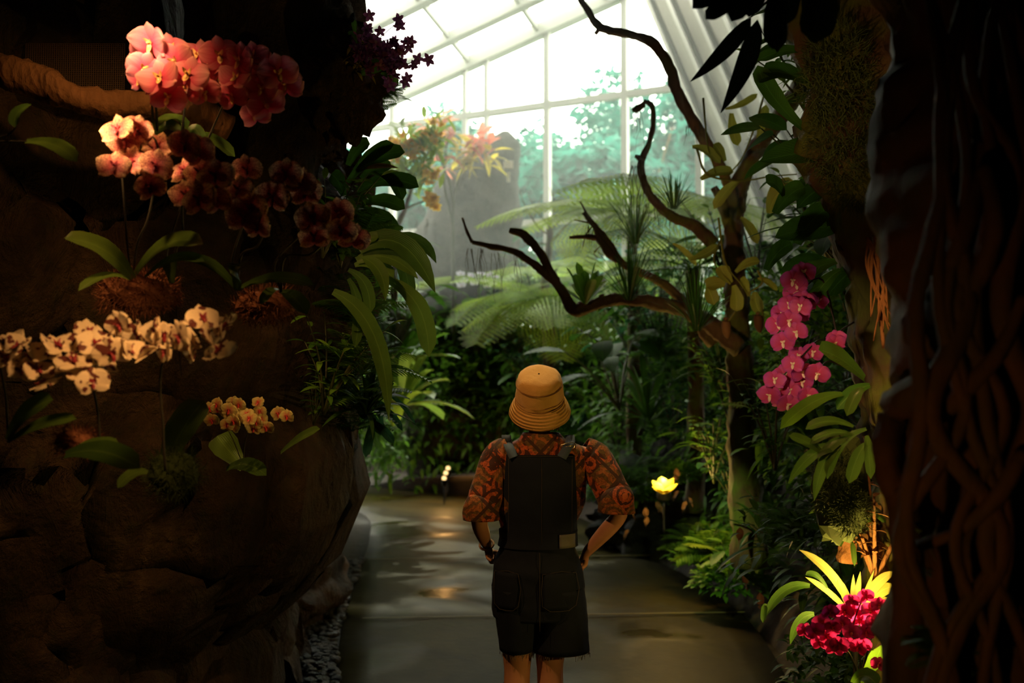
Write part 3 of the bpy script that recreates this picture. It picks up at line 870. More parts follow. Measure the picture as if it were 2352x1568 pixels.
for i,(lb,c,s_,n,L,W_,mt) in enumerate((
 ('dark undergrowth filling the bed behind the small path lamps',(-1.3,14.9,.5),(1.9,.8,1.3),2600,.20,.07,'leaf_mid'),
 ('green undergrowth rising left of the bucket hat',(-1.0,15.6,.8),(1.5,.7,2.0),3000,.24,.085,'leaf_mid'),
 ('dark undergrowth straight beyond the person',(1.15,14.0,.6),(1.35,.9,1.9),3200,.22,.07,'leaf_mid'),
 ('dark green undergrowth right of the bucket hat',(1.95,11.2,.8),(1.0,.9,1.35),2400,.18,.055,'leaf_mid'),
 ('shadowy undergrowth under the right end of the forked branch',(2.6,8.9,.9),(1.1,.9,1.5),2400,.16,.05,'leaf_mid'),
 ('leafy undergrowth on the right bank behind the magenta orchids',(2.35,6.3,1.3),(.8,.7,1.4),2600,.15,.05,'leaf_mid'),
 ('hazy bushes massed along the foot of the end window',(1.4,15.0,1.6),(3.0,.7,1.5),2600,.28,.09,'leaf_mid'),
 ('tall bushes behind the glowing yellow-green rosette',(-2.05,11.7,1.3),(.62,1.0,1.8),2600,.17,.06,'leaf_mid'),
 ('dark undergrowth around the base of the moss-covered trunk',(2.0,4.4,.55),(.75,.6,.95),2600,.10,.035,'leaf_dark'),
 ('low dark ground cover beneath the crimson orchids',(1.5,3.9,.25),(.42,.5,.35),1600,.07,.028,'leaf_dark'))):
    mass(lb,c,s_,n,L,W_,mt,i+200)

# mist inside the glazed end
t=NT('mist'); vs_=t.n('ShaderNodeVolumeScatter'); vs_.inputs['Density'].default_value=MIST; vs_.inputs['Anisotropy'].default_value=.55; vs_.inputs[0].default_value=(.95,1,.97,1)
t.l(vs_.outputs[0],t.out.inputs['Volume'])
mb=MB(); box(mb,(0,0,0),(12.5,10.4,5.9)); o=mb.build('mist',t.m,smooth=False); o.location=(-.6,10.8,5.5); tag(o,'pale sunlit mist hanging before the end window','mist',kind='stuff')
# ================================================================== ORCHIDS
def L2(a,b,Y,w,arch=(0,0,.04),Y2=None,shape='tongue',**kw):
    kw.setdefault('up',(R.uniform(-.25,.25),-1,.55)); return (P(a[0],a[1],Y),P(b[0],b[1],Y2 if Y2 else Y),arch,w,shape,kw)
pxw=lambda w,Y:w/F*Y

# pink moth orchids at the top left: two plants
ptsA=[(345,100),(392,112),(330,158),(402,142),(367,180),(452,128),(430,172),(385,225),(346,120),(428,205),(320,180)]
ptsB=[(460,175),(505,128),(548,140),(580,128),(470,215),(510,190),(532,222),(562,178),(600,205),(640,168),(655,195),(585,262),(612,240),(480,150),(540,180),(605,155)]
orchid('moth_orchid','pink moth orchid whose blooms glow brightest, uppermost on the left rock','orchid','pink moth orchids high on the left',
  P(352,300,2.75),ptsA,PR['pink'],.105,2.6,[[P(352,300,2.75),P(350,240,2.7),P(352,180,2.66),P(400,135,2.66),P(440,190,2.66)],[P(362,300,2.75),P(358,240,2.7),P(350,150,2.66),P(340,110,2.65)]],
  [L2((352,300),(300,330),2.75,.05,(0,0,.06),2.65),L2((352,300),(430,300),2.75,.05,(0,0,.07),2.85)],M['leaf_orchid'],.5)
orchid('moth_orchid','dusky pink moth orchid arching right in shade beside the glowing pink one','orchid','pink moth orchids high on the left',
  P(418,310,2.8),ptsB,PR['pink'],.100,2.68,[[P(418,310,2.8),P(424,250,2.78),P(432,190,2.75),P(500,140,2.74),P(580,150,2.74),P(640,190,2.74)],[P(470,340,2.85),P(500,270,2.82),P(540,200,2.75),P(590,260,2.74)]],
  [L2((418,310),(340,330),2.8,.05,(0,0,.08)),L2((430,310),(470,350),2.8,.035,(0,0,.08)),L2((420,315),(540,360),2.8,.04,(0,0,.05),2.9)],M['leaf_orchid'],.55)
# speckled
ptsC=[(268,298),(285,322),(262,382),(300,372),(362,335),(358,382),(345,430),(315,300)]
ptsD=[(425,335),(422,392),(457,348),(458,396),(425,447),(457,458),(495,405),(497,462)]
ptsE=[(566,390),(656,400),(546,436),(626,453),(573,478),(592,520),(560,500)]
ptsF=[(702,443),(719,502),(722,544),(778,489),(785,531),(812,547),(690,420)]
for pts,lb,base,Yf,lv in (
  (ptsC,'speckled red-and-cream moth orchid farthest left, brightly lit from the left',(305,640),2.42,
    [L2((305,640),(148,548),2.6,.058,(.02,0,.05),2.45),L2((302,644),(180,668),2.6,.03,(0,0,.05),2.45)]),
  (ptsD,'speckled moth orchid second in the row, its left petals lit amber',(395,650),2.44,
    [L2((305,640),(467,560),2.62,.050,(-.01,0,.09),2.5),L2((330,640),(470,600),2.62,.03,(0,0,.06),2.5),L2((395,650),(385,590),2.62,.04,(0,0,.03),2.6)]),
  (ptsE,'dim speckled moth orchid hanging over the glossy leaves, third in the row',(545,665),2.52,
    [L2((545,665),(430,596),2.65,.032,(0,0,.05),2.6),L2((545,665),(550,612),2.65,.05,(0,0,.06),2.5),L2((545,665),(722,655),2.65,.035,(0,0,.05),2.5)]),
  (ptsF,'purplish speckled moth orchid nearest the bright notch, at the drooping end of the row',(645,670),2.6,
    [L2((645,670),(705,722),2.7,.045,(0,0,.03),2.55),L2((645,670),(600,700),2.7,.03,(0,0,.04),2.6)])):
    b=P(base[0],base[1],2.66); m0=pts[len(pts)//2]
    orchid('speckled_orchid',lb,'orchid','speckled moth orchids on the left rock',b,pts,PR['speck'],.088,Yf,
      [[b,P(base[0]+10,base[1]-80,2.62),P((base[0]+m0[0])/2+10,(base[1]+m0[1])/2,2.58),P(m0[0],m0[1],Yf+.05),P(pts[-1][0],pts[-1][1],Yf+.05)],
       [b,P(base[0]-12,base[1]-70,2.62),P(pts[0][0]+10,pts[0][1]+70,Yf+.07),P(pts[0][0],pts[0][1],Yf+.06)]],lv,M['leaf_orchid'],.35,face=(-.12,-1,.05))
# white with maroon blotches
ptsG=[(14,785),(14,826),(69,816),(114,809),(133,792),(100,880),(148,842),(195,861),(214,878),(238,838),(52,850),(40,795),(170,828),(90,850)]
ptsH=[(205,761),(221,790),(245,785),(274,747),(298,804),(333,814),(357,761),(376,769),(258,812),(318,770),(225,822)]
ptsI=[(379,809),(412,773),(443,807),(467,730),(507,759),(519,747),(502,804),(395,785),(480,770),(430,780)]
for pts,lb,base,lv in (
  (ptsG,'cream moth orchid with maroon blotches, its spray cut by the left frame edge',(20,1015),
    [L2((18,1012),(122,918),2.3,.055,(-.02,0,.03),2.2),L2((20,1014),(176,962),2.3,.032,(0,0,.03),2.2)]),
  (ptsH,'cream blotched moth orchid in the middle of the low amber-lit spray',(230,1040),
    [L2((150,1045),(322,1076),2.3,.055,(0,0,.045),2.15),L2((150,1048),(275,1022),2.35,.03,(0,0,.03),2.3)]),
  (ptsI,'cream blotched moth orchid with upright dorsal petals at the right end of the spray',(380,1080),
    [L2((340,1085),(270,1120),2.4,.03,(0,0,.03)),L2((380,1080),(470,920),2.6,.09,(-.02,0,.02),2.7)])):
    b=P(base[0],base[1],2.4)
    mid=pts[len(pts)//2]
    sp=sorted(pts)
    orchid('blotched_orchid',lb,'orchid','cream maroon-blotched moth orchids low on the left',b,pts,PR['blotch'],.074,2.22,
      [[b,P(base[0]-5,base[1]-90,2.38),P(sp[0][0],sp[0][1]+10,2.3),P(mid[0],mid[1],2.27),P(sp[-1][0],sp[-1][1],2.27)]],
      lv,M['leaf_orchid'],1.1,face=(0,-.75,.5),dY=.06)
# small yellow orchid
rr=random.Random(11)
pts=[(570+rr.gauss(0,27),958+rr.gauss(0,25)) for i in range(20)]+[(510+rr.uniform(-28,28),955+rr.uniform(-30,35)) for i in range(10)]
b=P(560,1075,3.3)
orchid('miniature_orchid','small bunch of yellow and pink miniature orchids on the dark rock','orchid',None,b,pts,PR['yel'],.048,3.1,
  [[b,P(562,1020,3.2),P(580,960,3.12)],[b,P(540,1020,3.2),P(510,960,3.12)]],
  [L2((520,1078),(612,1092),3.3,.05,(0,0,.05),3.1),L2((560,1075),(500,1000),3.3,.09,(-.03,0,.03)),L2((645,1040),(735,985),3.3,.035,(0,0,.02),3.1)],M['leaf_orchid'],.5,stem_r=.002)
# purple spray at top
rr=random.Random(12)
pts=[(860+rr.gauss(0,30),100+rr.gauss(0,25)) for i in range(40)]+[(905+rr.gauss(0,22),145+rr.gauss(0,22)) for i in range(26)]+[(938,110),(950,150),(945,95),(918,60),(915,45),(960,135)]
b=P(815,160,3.7)
orchid('spray_orchid','dark purple spray orchid silhouetted against the window at the top of the rock','orchid',None,b,pts,PR['purp'],.050,3.62,
  [[b,P(840,120,3.66),P(880,80,3.64),P(915,50,3.64)],[b,P(850,110,3.66),P(900,90,3.64),P(950,100,3.64)],[b,P(860,150,3.66),P(920,150,3.64),P(955,140,3.64)]],
  [L2((830,170),(895,130),3.66,.075,(0,0,-.02)),L2((875,168),(915,192),3.66,.03,(0,0,.01)),L2((815,90),(812,50),3.66,.02),L2((820,100),(800,80),3.66,.02)],M['leaf_mid'],.7,dY=.10,stem_r=.002)
# lit yellow sprig on the knob
mb=MB()
rr=random.Random(4)
for i in range(26):
    a=(rr.uniform(800,850),rr.uniform(95,170)); leaf(mb,P(a[0],a[1],3.75),P(a[0]+rr.uniform(-25,35),a[1]+rr.uniform(-20,30),3.7),(0,0,.01),.015,'lance',4,.2,cs=1)
o=mb.build('epiphyte',M['leaf_yellow']); tag(o,'tuft of small amber leaves at the foot of the purple spray orchid','plant')

# right side magenta moth orchids
ptsU=[(825,0)]
up_=[(825,674),(813,700),(795,720),(812,738),(798,787),(844,693),(829,653),(821,645),(846,626),(787,745),(833,722),(829,764),(838,705),(1855-0,0)]
up_=[(x+1000 if x<1000 else x,y) for x,y in up_[:-1]]+[(1850,695)]
lo_=[(1867,810),(1833,817),(1844,856),(1802,863),(1779,873),(1814,896),(1796,919),(1768,909),(1856,909),(1821,837),(1877,860),(1842,880),(1810,930),(1790,895)]
for pts,lb,base,lv in ((up_,'magenta moth orchid hanging in a narrow upper cluster on the right','x',[L2((1920,600),(1790,670),3.2,.06,(0,0,.03),3.1),L2((1930,620),(1860,700),3.2,.045,(0,0,.03))]),
  (lo_,'magenta moth orchid forming the wider lower cluster on the right','y',[L2((1985,870),(1880,803),3.15,.075,(0,0,.03),3.0),L2((1935,905),(1792,985),3.1,.045,(0,0,.05),2.95),L2((1998,885),(1922,940),3.1,.045,(0,0,.03))])):
    b=P(1935,760 if lb[26:29]=='han' else 840,3.25)
    orchid('moth_orchid',lb,'orchid','magenta moth orchids on the right',b,pts,PR['mag'],.072,3.1,
      [[b,P(1890,pts[0][1]-30,3.2),P(pts[1][0]+10,pts[1][1],3.14),P(pts[4][0]+10,pts[4][1],3.14)],[b,P(1900,pts[0][1]+20,3.2),P(pts[0][0]+5,pts[0][1]+50,3.14)]],lv,M['leaf_mid'],.4,face=(-.35,-1,-.1))
b=P(1960,740,3.2)
orchid('moth_orchid','lone magenta orchid bloom set apart right of the lower cluster','orchid','magenta moth orchids on the right',b,[(1921,779),(1918,790),(1880,690)],PR['mag'],.062,3.12,[[b,P(1930,760,3.15),P(1921,779,3.14)]],[],M['leaf_mid'],.4)
# bottom right crimson
cr=[(1906,1406),(1989,1370),(1956,1380),(1960,1402),(1873,1449),(1850,1449),(1913,1442),(1888,1431),(1956,1451),(1935,1431),(1928,1482),(1946,1478),(1982,1482),(1989,1453),(2004,1446),(2000,1402),(2029,1417),(2007,1431),(2018,1525),(1884,1475),(1917,1487),(1971,1487),(1975,1425),(1940,1405),(2020,1390),(1900,1460)]
b=P(1975,1568,3.2)
orchid('moth_orchid','deep crimson moth orchid cluster in front of the lamp-lit bromeliad','orchid',None,b,cr,PR['deep'],.054,3.02,
  [[b,P(1975,1500,3.15),P(1960,1440,3.08),P(1980,1375,3.06)],[b,P(1990,1500,3.15),P(2010,1440,3.08),P(2025,1400,3.06)],[b,P(1950,1500,3.12),P(1900,1460,3.08),P(1855,1450,3.06)]],
  [L2((1975,1568),(2025,1480),3.1,.045,(.03,0,.03),3.0),L2((1960,1568),(2015,1575),3.0,.05,(0,0,.05),2.9)],M['leaf_mid'],.45,face=(-.3,-1,.1))
# white orchids mid distance
rr=random.Random(21)
pts=[(1058,628),(1066,645),(1060,655),(1083,632),(1090,650),(1105,628),(1115,645),(1125,630),(1132,650),(1138,638),(1100,640),(1120,658)]
b=P(1095,690,13.9)
orchid('moth_orchid','pale lilac-white moth orchids half hidden in leaves below the standing stone','orchid',None,b,pts,PR['white'],.12,13.7,[[b,P(1090,650,13.7),P(1060,630,13.7)],[b,P(1100,650,13.7),P(1135,635,13.7)]],
  [L2((1095,690),(1060,700),13.9,.11),L2((1095,690),(1140,700),13.9,.11)],M['leaf_mid'],.4,face=(0,-.6,.8),dY=.15)

# moss cushions
for c,s,Y,n,mt,lb in (((320,672),(.105,.08,.055),2.66,2200,'moss_red','rust-brown moss cushion under the long orchid leaves'),
  ((612,702),(.09,.06,.045),2.78,1300,'moss_red','smaller rust moss tuft under the purplish speckled orchid'),
  ((175,1012),(.05,.05,.03),2.4,600,'moss_red','thin rust moss pad behind the lowest lit orchid leaf'),
  ((400,1085),(.07,.05,.06),2.6,900,'moss_green','dim brown-green moss tuft below the middle of the blotched spray')):
    mb=MB(); g_moss(mb,(0,0,0),s,n,.03,seed=c[0],r=.0009); blob(mb,(0,0,0),(s[0]*.9,s[1]*.9,s[2]*.9),14,9,.2,3)
    o=mb.build('moss_cushion',M[mt],smooth=False); o.location=P(c[0],c[1],Y); tag(o,lb,'moss')
# left edge leaves
o=empty('epiphyte',P(0,330,2.4)); tag(o,'sparse leafy epiphyte entering from the left edge above the speckled orchids','plant')
leaf_child(o,'leaf',[L2((35,292),(72,240),2.4,.035,(-.03,0,.01),shape='oval'),L2((60,325),(177,372),2.4,.038,(.02,0,.03),2.3)],M['leaf_orchid'],o.location)
mb=MB(); tube(mb,[P(-40,330,2.45)-o.location,P(0,325,2.42)-o.location,P(60,325,2.4)-o.location,P(110,328,2.4)-o.location],.002,5,4); tube(mb,[P(-20,320,2.45)-o.location,P(20,308,2.42)-o.location,P(38,290,2.4)-o.location],.002,5,4); mb.build('stem',M['stem_dark'],o)

# ================================================================== BRANCHES
def branch(name,label,cat,path,rad,mat,subs=(),fz=None,group=None):
    """path: (px,py,Y) list; subs: list of (path,rad) becoming child limbs"""
    p0=P(*path[0]); r=empty(name,p0); tag(r,label,cat,group)
    mb=MB(); tube(mb,[P(*q)-p0 for q in path],[x*BR for x in rad],12,8,.30,16); mb.build('trunk',mat,r)
    for sp,sr in subs:
        mb=MB(); tube(mb,[P(*q)-p0 for q in sp],[x*BR for x in sr],9,7,.30,18); mb.build('limb',mat,r)
    if fz:
        mb=MB()
        for kind,a in fz:
            if kind=='r': g_roots(mb,P(*a[:3])-p0,a[3],a[4],a[5] if len(a)>5 else .03)
            if kind=='m': g_moss(mb,P(*a[:3])-p0,a[3],a[4],.02)
        mb.build('hanging_roots',M['root'],r)
    return r
branch('dead_branch','long dark branch snaking down from the top centre across the window corner','branch',
  [(1322,-20,6.6),(1345,15,6.5),(1378,62,6.4),(1440,78,6.2),(1498,98,6.0),(1540,160,6.0),(1552,205,6.05),(1590,275,6.1),(1630,340,6.2),(1662,400,6.3),(1690,470,6.35)],[.03,.035,.045,.042,.05,.055,.055,.06,.055,.05],M['bark'],
  [([(1380,62,6.4),(1368,78,6.4)],[.03,.02])],[('r',(1595,290,6.1,14,.12,.06))])
branch('climbing_branch','crooked branch with hanging roots rising in front of the right window bay','branch',
  [(1640,560,6.3),(1600,522,6.3),(1560,505,6.3),(1510,470,6.3),(1482,425,6.3),(1472,375,6.3),(1490,330,6.3),(1500,285,6.3),(1498,245,6.3),(1478,232,6.3)],[.075,.06,.055,.045,.042,.038,.026,.028,.026,.022],M['bark_moss'],
  [([(1480,240,6.3),(1462,250,6.3),(1452,252,6.3)],[.03,.035,.02]),([(1482,368,6.3),(1468,362,6.3),(1458,358,6.3)],[.035,.03,.015])],
  [('r',(1462,255,6.3,7,.28,.03)),('r',(1465,380,6.3,16,.40,.045)),('r',(1500,470,6.3,16,.22,.09)),('r',(1560,505,6.3,10,.2,.08))])
branch('fallen_branch','mossy forked driftwood branch reaching left above the person','branch',
  [(1700,800,6.2),(1630,745,6.3),(1570,712,6.4),(1500,695,6.4),(1440,688,6.4),(1390,692,6.4),(1345,706,6.4),(1318,712,6.4),(1300,680,6.4),(1272,640,6.4),(1248,592,6.4),(1225,562,6.4),(1200,538,6.4),(1170,528,6.4)],[.10,.09,.08,.07,.065,.062,.06,.075,.06,.05,.05,.045,.05,.05,.03],M['bark'],
  [([(1275,645,6.4),(1240,618,6.4),(1205,592,6.4),(1175,575,6.4),(1130,566,6.4),(1085,556,6.4)],[.05,.045,.04,.032,.03,.022]),
   ([(1085,556,6.4),(1072,530,6.4),(1062,500,6.4)],[.02,.012]),([(1385,690,6.4),(1382,676,6.4)],[.045,.03])],
  [('r',(1160,580,6.4,12,.3,.10)),('r',(1090,570,6.4,14,.3,.06))])
branch('bare_branch','pale bare branch with broken twiggy top between tree fern crowns','branch',
  [(1640,790,6.6),(1590,720,6.6),(1545,668,6.6),(1500,638,6.6),(1455,618,6.6),(1425,600,6.6),(1400,560,6.6),(1375,528,6.6),(1350,500,6.6),(1340,488,6.6)],[.08,.06,.05,.045,.04,.04,.034,.032,.028,.024],M['driftwood'],
  [([(1420,600,6.6),(1395,575,6.6),(1375,545,6.6),(1362,510,6.6)],[.045,.05,.035,.02]),([(1352,505,6.6),(1342,480,6.6),(1332,462,6.6)],[.018,.008]),([(1390,548,6.6),(1350,544,6.6),(1308,545,6.6)],[.028,.03,.015]),
   ([(1355,512,6.6),(1335,508,6.6),(1318,505,6.6)],[.012,.004]),([(1360,520,6.6),(1345,540,6.6),(1338,570,6.6)],[.01,.004]),([(1385,560,6.6),(1365,580,6.6),(1372,592,6.6)],[.008,.004])],
  [('r',(1360,515,6.6,8,.15,.05)),('r',(1430,600,6.6,10,.2,.05))])
branch('mossy_trunk','mossy leaning trunk on the right, crossing the slatted side roof','tree',
  [(1725,1300,6.5),(1712,1100,6.5),(1702,900,6.4),(1695,760,6.4),(1690,640,6.4),(1685,540,6.4),(1690,460,6.3),(1708,400,6.2),(1745,330,6.0),(1790,270,5.8),(1838,200,5.6),(1880,120,5.4)],[.19,.17,.14,.13,.115,.105,.10,.09,.085,.08,.085,.085],M['bark_moss'],
  [([(1640,430,6.3),(1660,470,6.3),(1680,520,6.4)],[.04,.06,.075])],[('r',(1700,640,6.2,10,.3,.1)),('m',(1745,320,6.0,(.07,.07,.12),500))])
branch('bare_tree','thin leafless tree with fine twigs before the bright window','tree',
  [(1262,860,13.3),(1256,760,13.3),(1252,660,13.3),(1262,560,13.3),(1262,500,13.3)],[0.1162,0.1085,0.1008,0.0775,0.0465],M['bark_moss'],
  [([(1262,540,13.3),(1235,520,13.3),(1205,470,13.2),(1195,440,13.2)],[0.0248,0.0078]),([(1262,520,13.3),(1230,480,13.3),(1212,445,13.3)],[0.0186,0.0062]),([(1262,510,13.3),(1275,470,13.3),(1262,430,13.3)],[0.0186,0.0062]),
   ([(1262,530,13.3),(1300,490,13.3),(1312,440,13.3)],[0.0186,0.0062]),([(1262,560,13.3),(1310,510,13.3),(1345,500,13.3)],[0.0248,0.0078]),([(1255,650,13.3),(1300,590,13.3),(1325,565,13.3)],[0.0248,0.0062]),
   ([(1262,560,13.3),(1225,555,13.3),(1180,520,13.3)],[0.0217,0.0062]),([(1300,490,13.3),(1330,470,13.3)],[0.0093,0.0047]),([(1230,480,13.3),(1250,440,13.3)],[0.0093,0.0047])])
branch('root_curtain','cluster of brown hanging aerial roots glowing orange right of the magenta orchids','roots',
  [(2010,540,2.9),(2015,620,2.9),(2020,700,2.9),(2030,800,2.9)],[.012,.01,.008],M['root_brown'],
  [([(1990+rr.uniform(-5,45),545,2.9),(1990+rr.uniform(0,50),620,2.88),(2000+rr.uniform(0,50),rr.uniform(690,790),2.88)],[.006,.003]) for i in range(14)])
# near dark trunks on the right
def big(name,label,path,rad,mat,amt=.35,roots=()):
    p0=P(*path[-1]); r=empty(name,p0); tag(r,label,'tree')
    mb=MB(); tube(mb,[P(*q)-p0 for q in path],rad,28,14,amt,5); mb.build('trunk',mat,r)
    for sp,sr in roots:
        mb=MB(); tube(mb,[P(*q)-p0 for q in sp],sr,8,8,.2,20); mb.build('root',mat,r)
    return r
rr=random.Random(77)
rts=[]
for i in range(7):
    x=rr.uniform(2110,2340); d=rr.uniform(-110,110)
    rts.append(([(x,-40,1.76),(x+d*.5+rr.uniform(-30,30),200,1.74),(x+d+rr.uniform(-40,40),420,1.72),(x+d*.2+rr.uniform(-60,60),700,1.72),(x+d*.6+rr.uniform(-60,60),960,1.72),(x-d*.4+rr.uniform(-40,40),1250,1.74),(x+d,1650,1.78),(x+d*1.2,2900,1.84)],[rr.uniform(.005,.012),rr.uniform(.012,.022),rr.uniform(.006,.014)]))
for q_,r_ in (([(2255,330,1.75),(2225,480,1.72),(2190,590,1.72),(2140,690,1.76)],[.022,.016]),([(2260,380,1.7),(2285,500,1.68),(2262,610,1.7),(2200,700,1.74),(2120,760,1.8)],[.014,.020]),
  ([(2352,680,1.7),(2300,800,1.7),(2225,890,1.72),(2140,965,1.76)],[.010,.020]),([(2352,1040,1.7),(2290,1140,1.7),(2200,1220,1.75),(2090,1260,1.85)],[.016,.010]),([(2060,930,1.95),(2110,900,1.85),(2200,860,1.8),(2300,880,1.75)],[.035,.028]),
  ([(2050,960,1.98),(2035,1020,1.96),(2045,1090,1.95),(2075,1140,1.95)],[.03,.025,.03]),([(2120,780,1.85),(2180,740,1.8),(2250,760,1.78)],[.05,.06,.04]),([(2075,1120,1.95),(2085,1300,1.93),(2080,1600,1.95)],[.035,.03,.04])): rts.append((q_,r_))
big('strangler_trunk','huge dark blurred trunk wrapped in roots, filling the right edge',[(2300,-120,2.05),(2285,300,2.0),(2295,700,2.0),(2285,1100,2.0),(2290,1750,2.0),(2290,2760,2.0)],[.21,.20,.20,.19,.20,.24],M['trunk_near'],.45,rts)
big('mossy_column','tall moss-covered trunk left of the dark blurred trunk, orange-lit below',[(1985,-60,3.4),(1975,200,3.4),(1990,420,3.4),(2050,700,3.4),(2085,1000,3.45),(2110,1400,3.5),(2110,1990,3.5)],[.20,.20,.17,.15,.15,.17,.2],M['bark_moss'],.45)
mb=MB()
for (x,y,s) in ((1920,130,.10),(1900,200,.09),(1950,260,.11),(1925,330,.10),(1960,400,.09),(1950,180,.1)): g_moss(mb,P(x,y,3.22),(s,s*.7,s*1.3),900,.05,x,.0012)
o=mb.build('moss_beard',M['moss_green'],smooth=False); tag(o,'shaggy olive moss beard hanging on the upper mossy trunk','moss')
mb=MB()
for (x,y,s) in ((1915,1080,.06),(1925,1140,.06),(1960,1180,.05)): g_moss(mb,P(x,y,3.1),(s,s*.7,s*1.3),600,.04,x,.001)
blob(mb,P(1930,1120,3.2),(.09,.08,.17),16,10,.3,4)
o=mb.build('moss_beard',M['moss_green'],smooth=False); tag(o,'drooping moss clump low on the right above the lamp-lit bark','moss')

# ================================================================== FOCAL LEAFY PLANTS
def leafplant(name,label,cat,org,specs,mat,stems=(),group=None,nm='leaf',stemm=None,sr=.006):
    o=empty(name,org); tag(o,label,cat,group)
    leaf_child(o,nm,specs,mat,V(org))
    if stems:
        mb=MB()
        for s in stems: tube(mb,[P(*q)-V(org) for q in s],[sr,sr*.5],6,6,.1,30)
        mb.build('stem',stemm or M['stem'],o)
    return o
Y=4.3
leafplant('broadleaf_epiphyte','dark glossy broad-leaved plant spreading right from the rock above the yellow flowers','plant',P(800,470,Y),[
  L2((820,395),(930,350),Y,.085,(0,0,.05)),L2((800,420),(905,330),Y,.08,(0,0,.05)),L2((820,440),(962,430),Y,.085,(0,0,.08)),L2((830,470),(930,480),Y,.075,(0,0,.05)),
  L2((830,480),(905,545),Y,.075,(.05,0,.04)),L2((860,400),(925,460),Y,.06,(.03,0,.06)),L2((810,500),(880,560),Y,.08,(.03,0,.03)),L2((800,380),(850,330),Y,.08,(0,0,.05)),L2((830,410),(900,385),Y,.07,(0,0,.04)),
  L2((790,450),(760,400),Y,.07),L2((800,480),(840,520),Y,.09),L2((800,500),(770,560),Y,.07)],M['leaf_dark'])
leafplant('brown_tipped_leaves','single brown-orange dying leaf above the dark broad leaves','leaf',P(840,385,4.15),[L2((838,388),(915,386),4.15,.028,(0,0,.02),shape='lance')],M['leaf_dead'])
Y=3.9
leafplant('strap_fern','strap-leaved fern arching right below the purplish orchid, with long drooping blades','fern',P(825,560,Y),[
  L2((825,575),(1000,672),Y,.095,(.02,0,.22),shape='strap'),L2((900,550),(1002,604),Y+.3,.055,(.03,0,.09),shape='strap'),L2((880,640),(985,820),Y,.075,(.09,0,.10),shape='tongue'),
  L2((765,670),(893,965),Y-.1,.065,(.10,0,.16),shape='strap'),L2((770,672),(880,880),Y-.05,.05,(.08,0,.12),shape='strap'),L2((830,590),(885,690),Y-.1,.06,(.05,0,.05),shape='lance'),
  L2((820,600),(960,640),Y,.07,(0,0,.10),shape='strap'),L2((815,610),(905,640),Y,.06,(0,0,.06)),L2((820,570),(870,545),Y,.05,(0,0,.03)),L2((800,620),(850,720),Y,.05,(.05,0,.05)),
  L2((880,560),(940,700),Y+.1,.06,(.06,0,.06)),L2((800,640),(815,800),Y,.045,(.05,0,.05))],M['leaf_strap'])
leafplant('rosette_plant','small strap-leaved plant with cool glints hanging off the rock over the path','plant',P(850,960,4.4),[
  L2((830,960),(875,1000),4.4,.04,(0,0,.08)),L2((860,940),(925,990),4.4,.03,(0,0,.07)),L2((850,970),(905,1018),4.4,.04,(0,0,.03)),L2((800,900),(842,965),4.4,.05,(0,0,.03)),
  L2((860,920),(905,880),4.4,.035,(0,0,.03)),L2((850,940),(800,880),4.4,.045,(0,0,.03)),L2((860,960),(840,1050),4.4,.04,(0,0,.02)),L2((880,985),(860,920),4.4,.03),L2((840,930),(900,960),4.4,.04,(0,0,.06)),
  L2((700,1000),(730,1040),4.3,.03),L2((850,900),(955,975),4.4,.02,(0,0,.10))],M['leaf_teal'])
# bright bromeliad mid-left
o=plant('bird_nest_fern','bright yellow-green rosette glowing from below on the left behind the rock','plant',P(925,935,10.4),None,g_rosette(18,.75,.16,.45,'tongue',(.1,1.2),3),M['leaf_bright'])
lights=[]
o=plant('bird_nest_fern','green rosette above the yellow-green glowing one on the left','plant',P(930,835,11),None,g_rosette(14,.7,.15,.3,'tongue',(.4,1.3),8),M['leaf_mid'])
# yellow flowered small tree in front of window, left
Y=11.0
r=branch('flowering_shrub','small forked tree with yellow flower tufts beside the bright notch','tree',
  [(902,930,Y),(905,760,Y),(906,640,Y),(908,560,Y),(912,520,Y),(930,480,Y),(945,430,Y),(950,380,Y)],[.065,.065,.062,.055,.045,.035,.026],M['bark_moss'],
  [([(910,520,Y),(890,495,Y),(880,470,Y)],[.036,.022]),([(930,480,Y),(975,462,Y),(1000,468,Y)],[.025,.011]),([(948,400,Y),(915,370,Y),(900,345,Y)],[.022,.011]),([(950,400,Y),(980,360,Y),(990,320,Y)],[.022,.011]),([(955,380,Y),(930,330,Y),(940,300,Y)],[.022,.011])],
  [('r',(940,500,Y,18,.35,.2))])
rr=random.Random(33); mb=MB()
for i in range(260):
    cx,cy=rr.choice(((920,360),(960,330),(985,350),(900,400),(935,310),(1000,320),(940,420),(975,400)))
    a=P(cx+rr.gauss(0,18),cy+rr.gauss(0,18),Y+rr.uniform(-.35,.35))-r.location; d=V((rr.uniform(-1,1),rr.uniform(-1,1),rr.uniform(-.6,1))).normalized()*.20
    leaf(mb,a,a+d,(0,0,.035),.062,'lance',4,.2,cs=1)
mb.build('foliage',M['leaf_bright'],r)
me,_=PR['yelsmall'][0]
for i in range(120):
    cx,cy,s=rr.choice(((900,330,10),(925,345,12),(895,350,9),(985,405,9),(990,455,8),(992,465,8),(960,350,12),(1000,300,12),(945,335,10)))
    f=obj_from('flower',rr.choice(PR['yelsmall'])[0],r); orient(f,P(cx+rr.gauss(0,s),cy+rr.gauss(0,s),Y-.2+rr.uniform(-.2,.2))-r.location,(rr.uniform(-1,1),-1,rr.uniform(-1,1)),(0,0,1),.11)
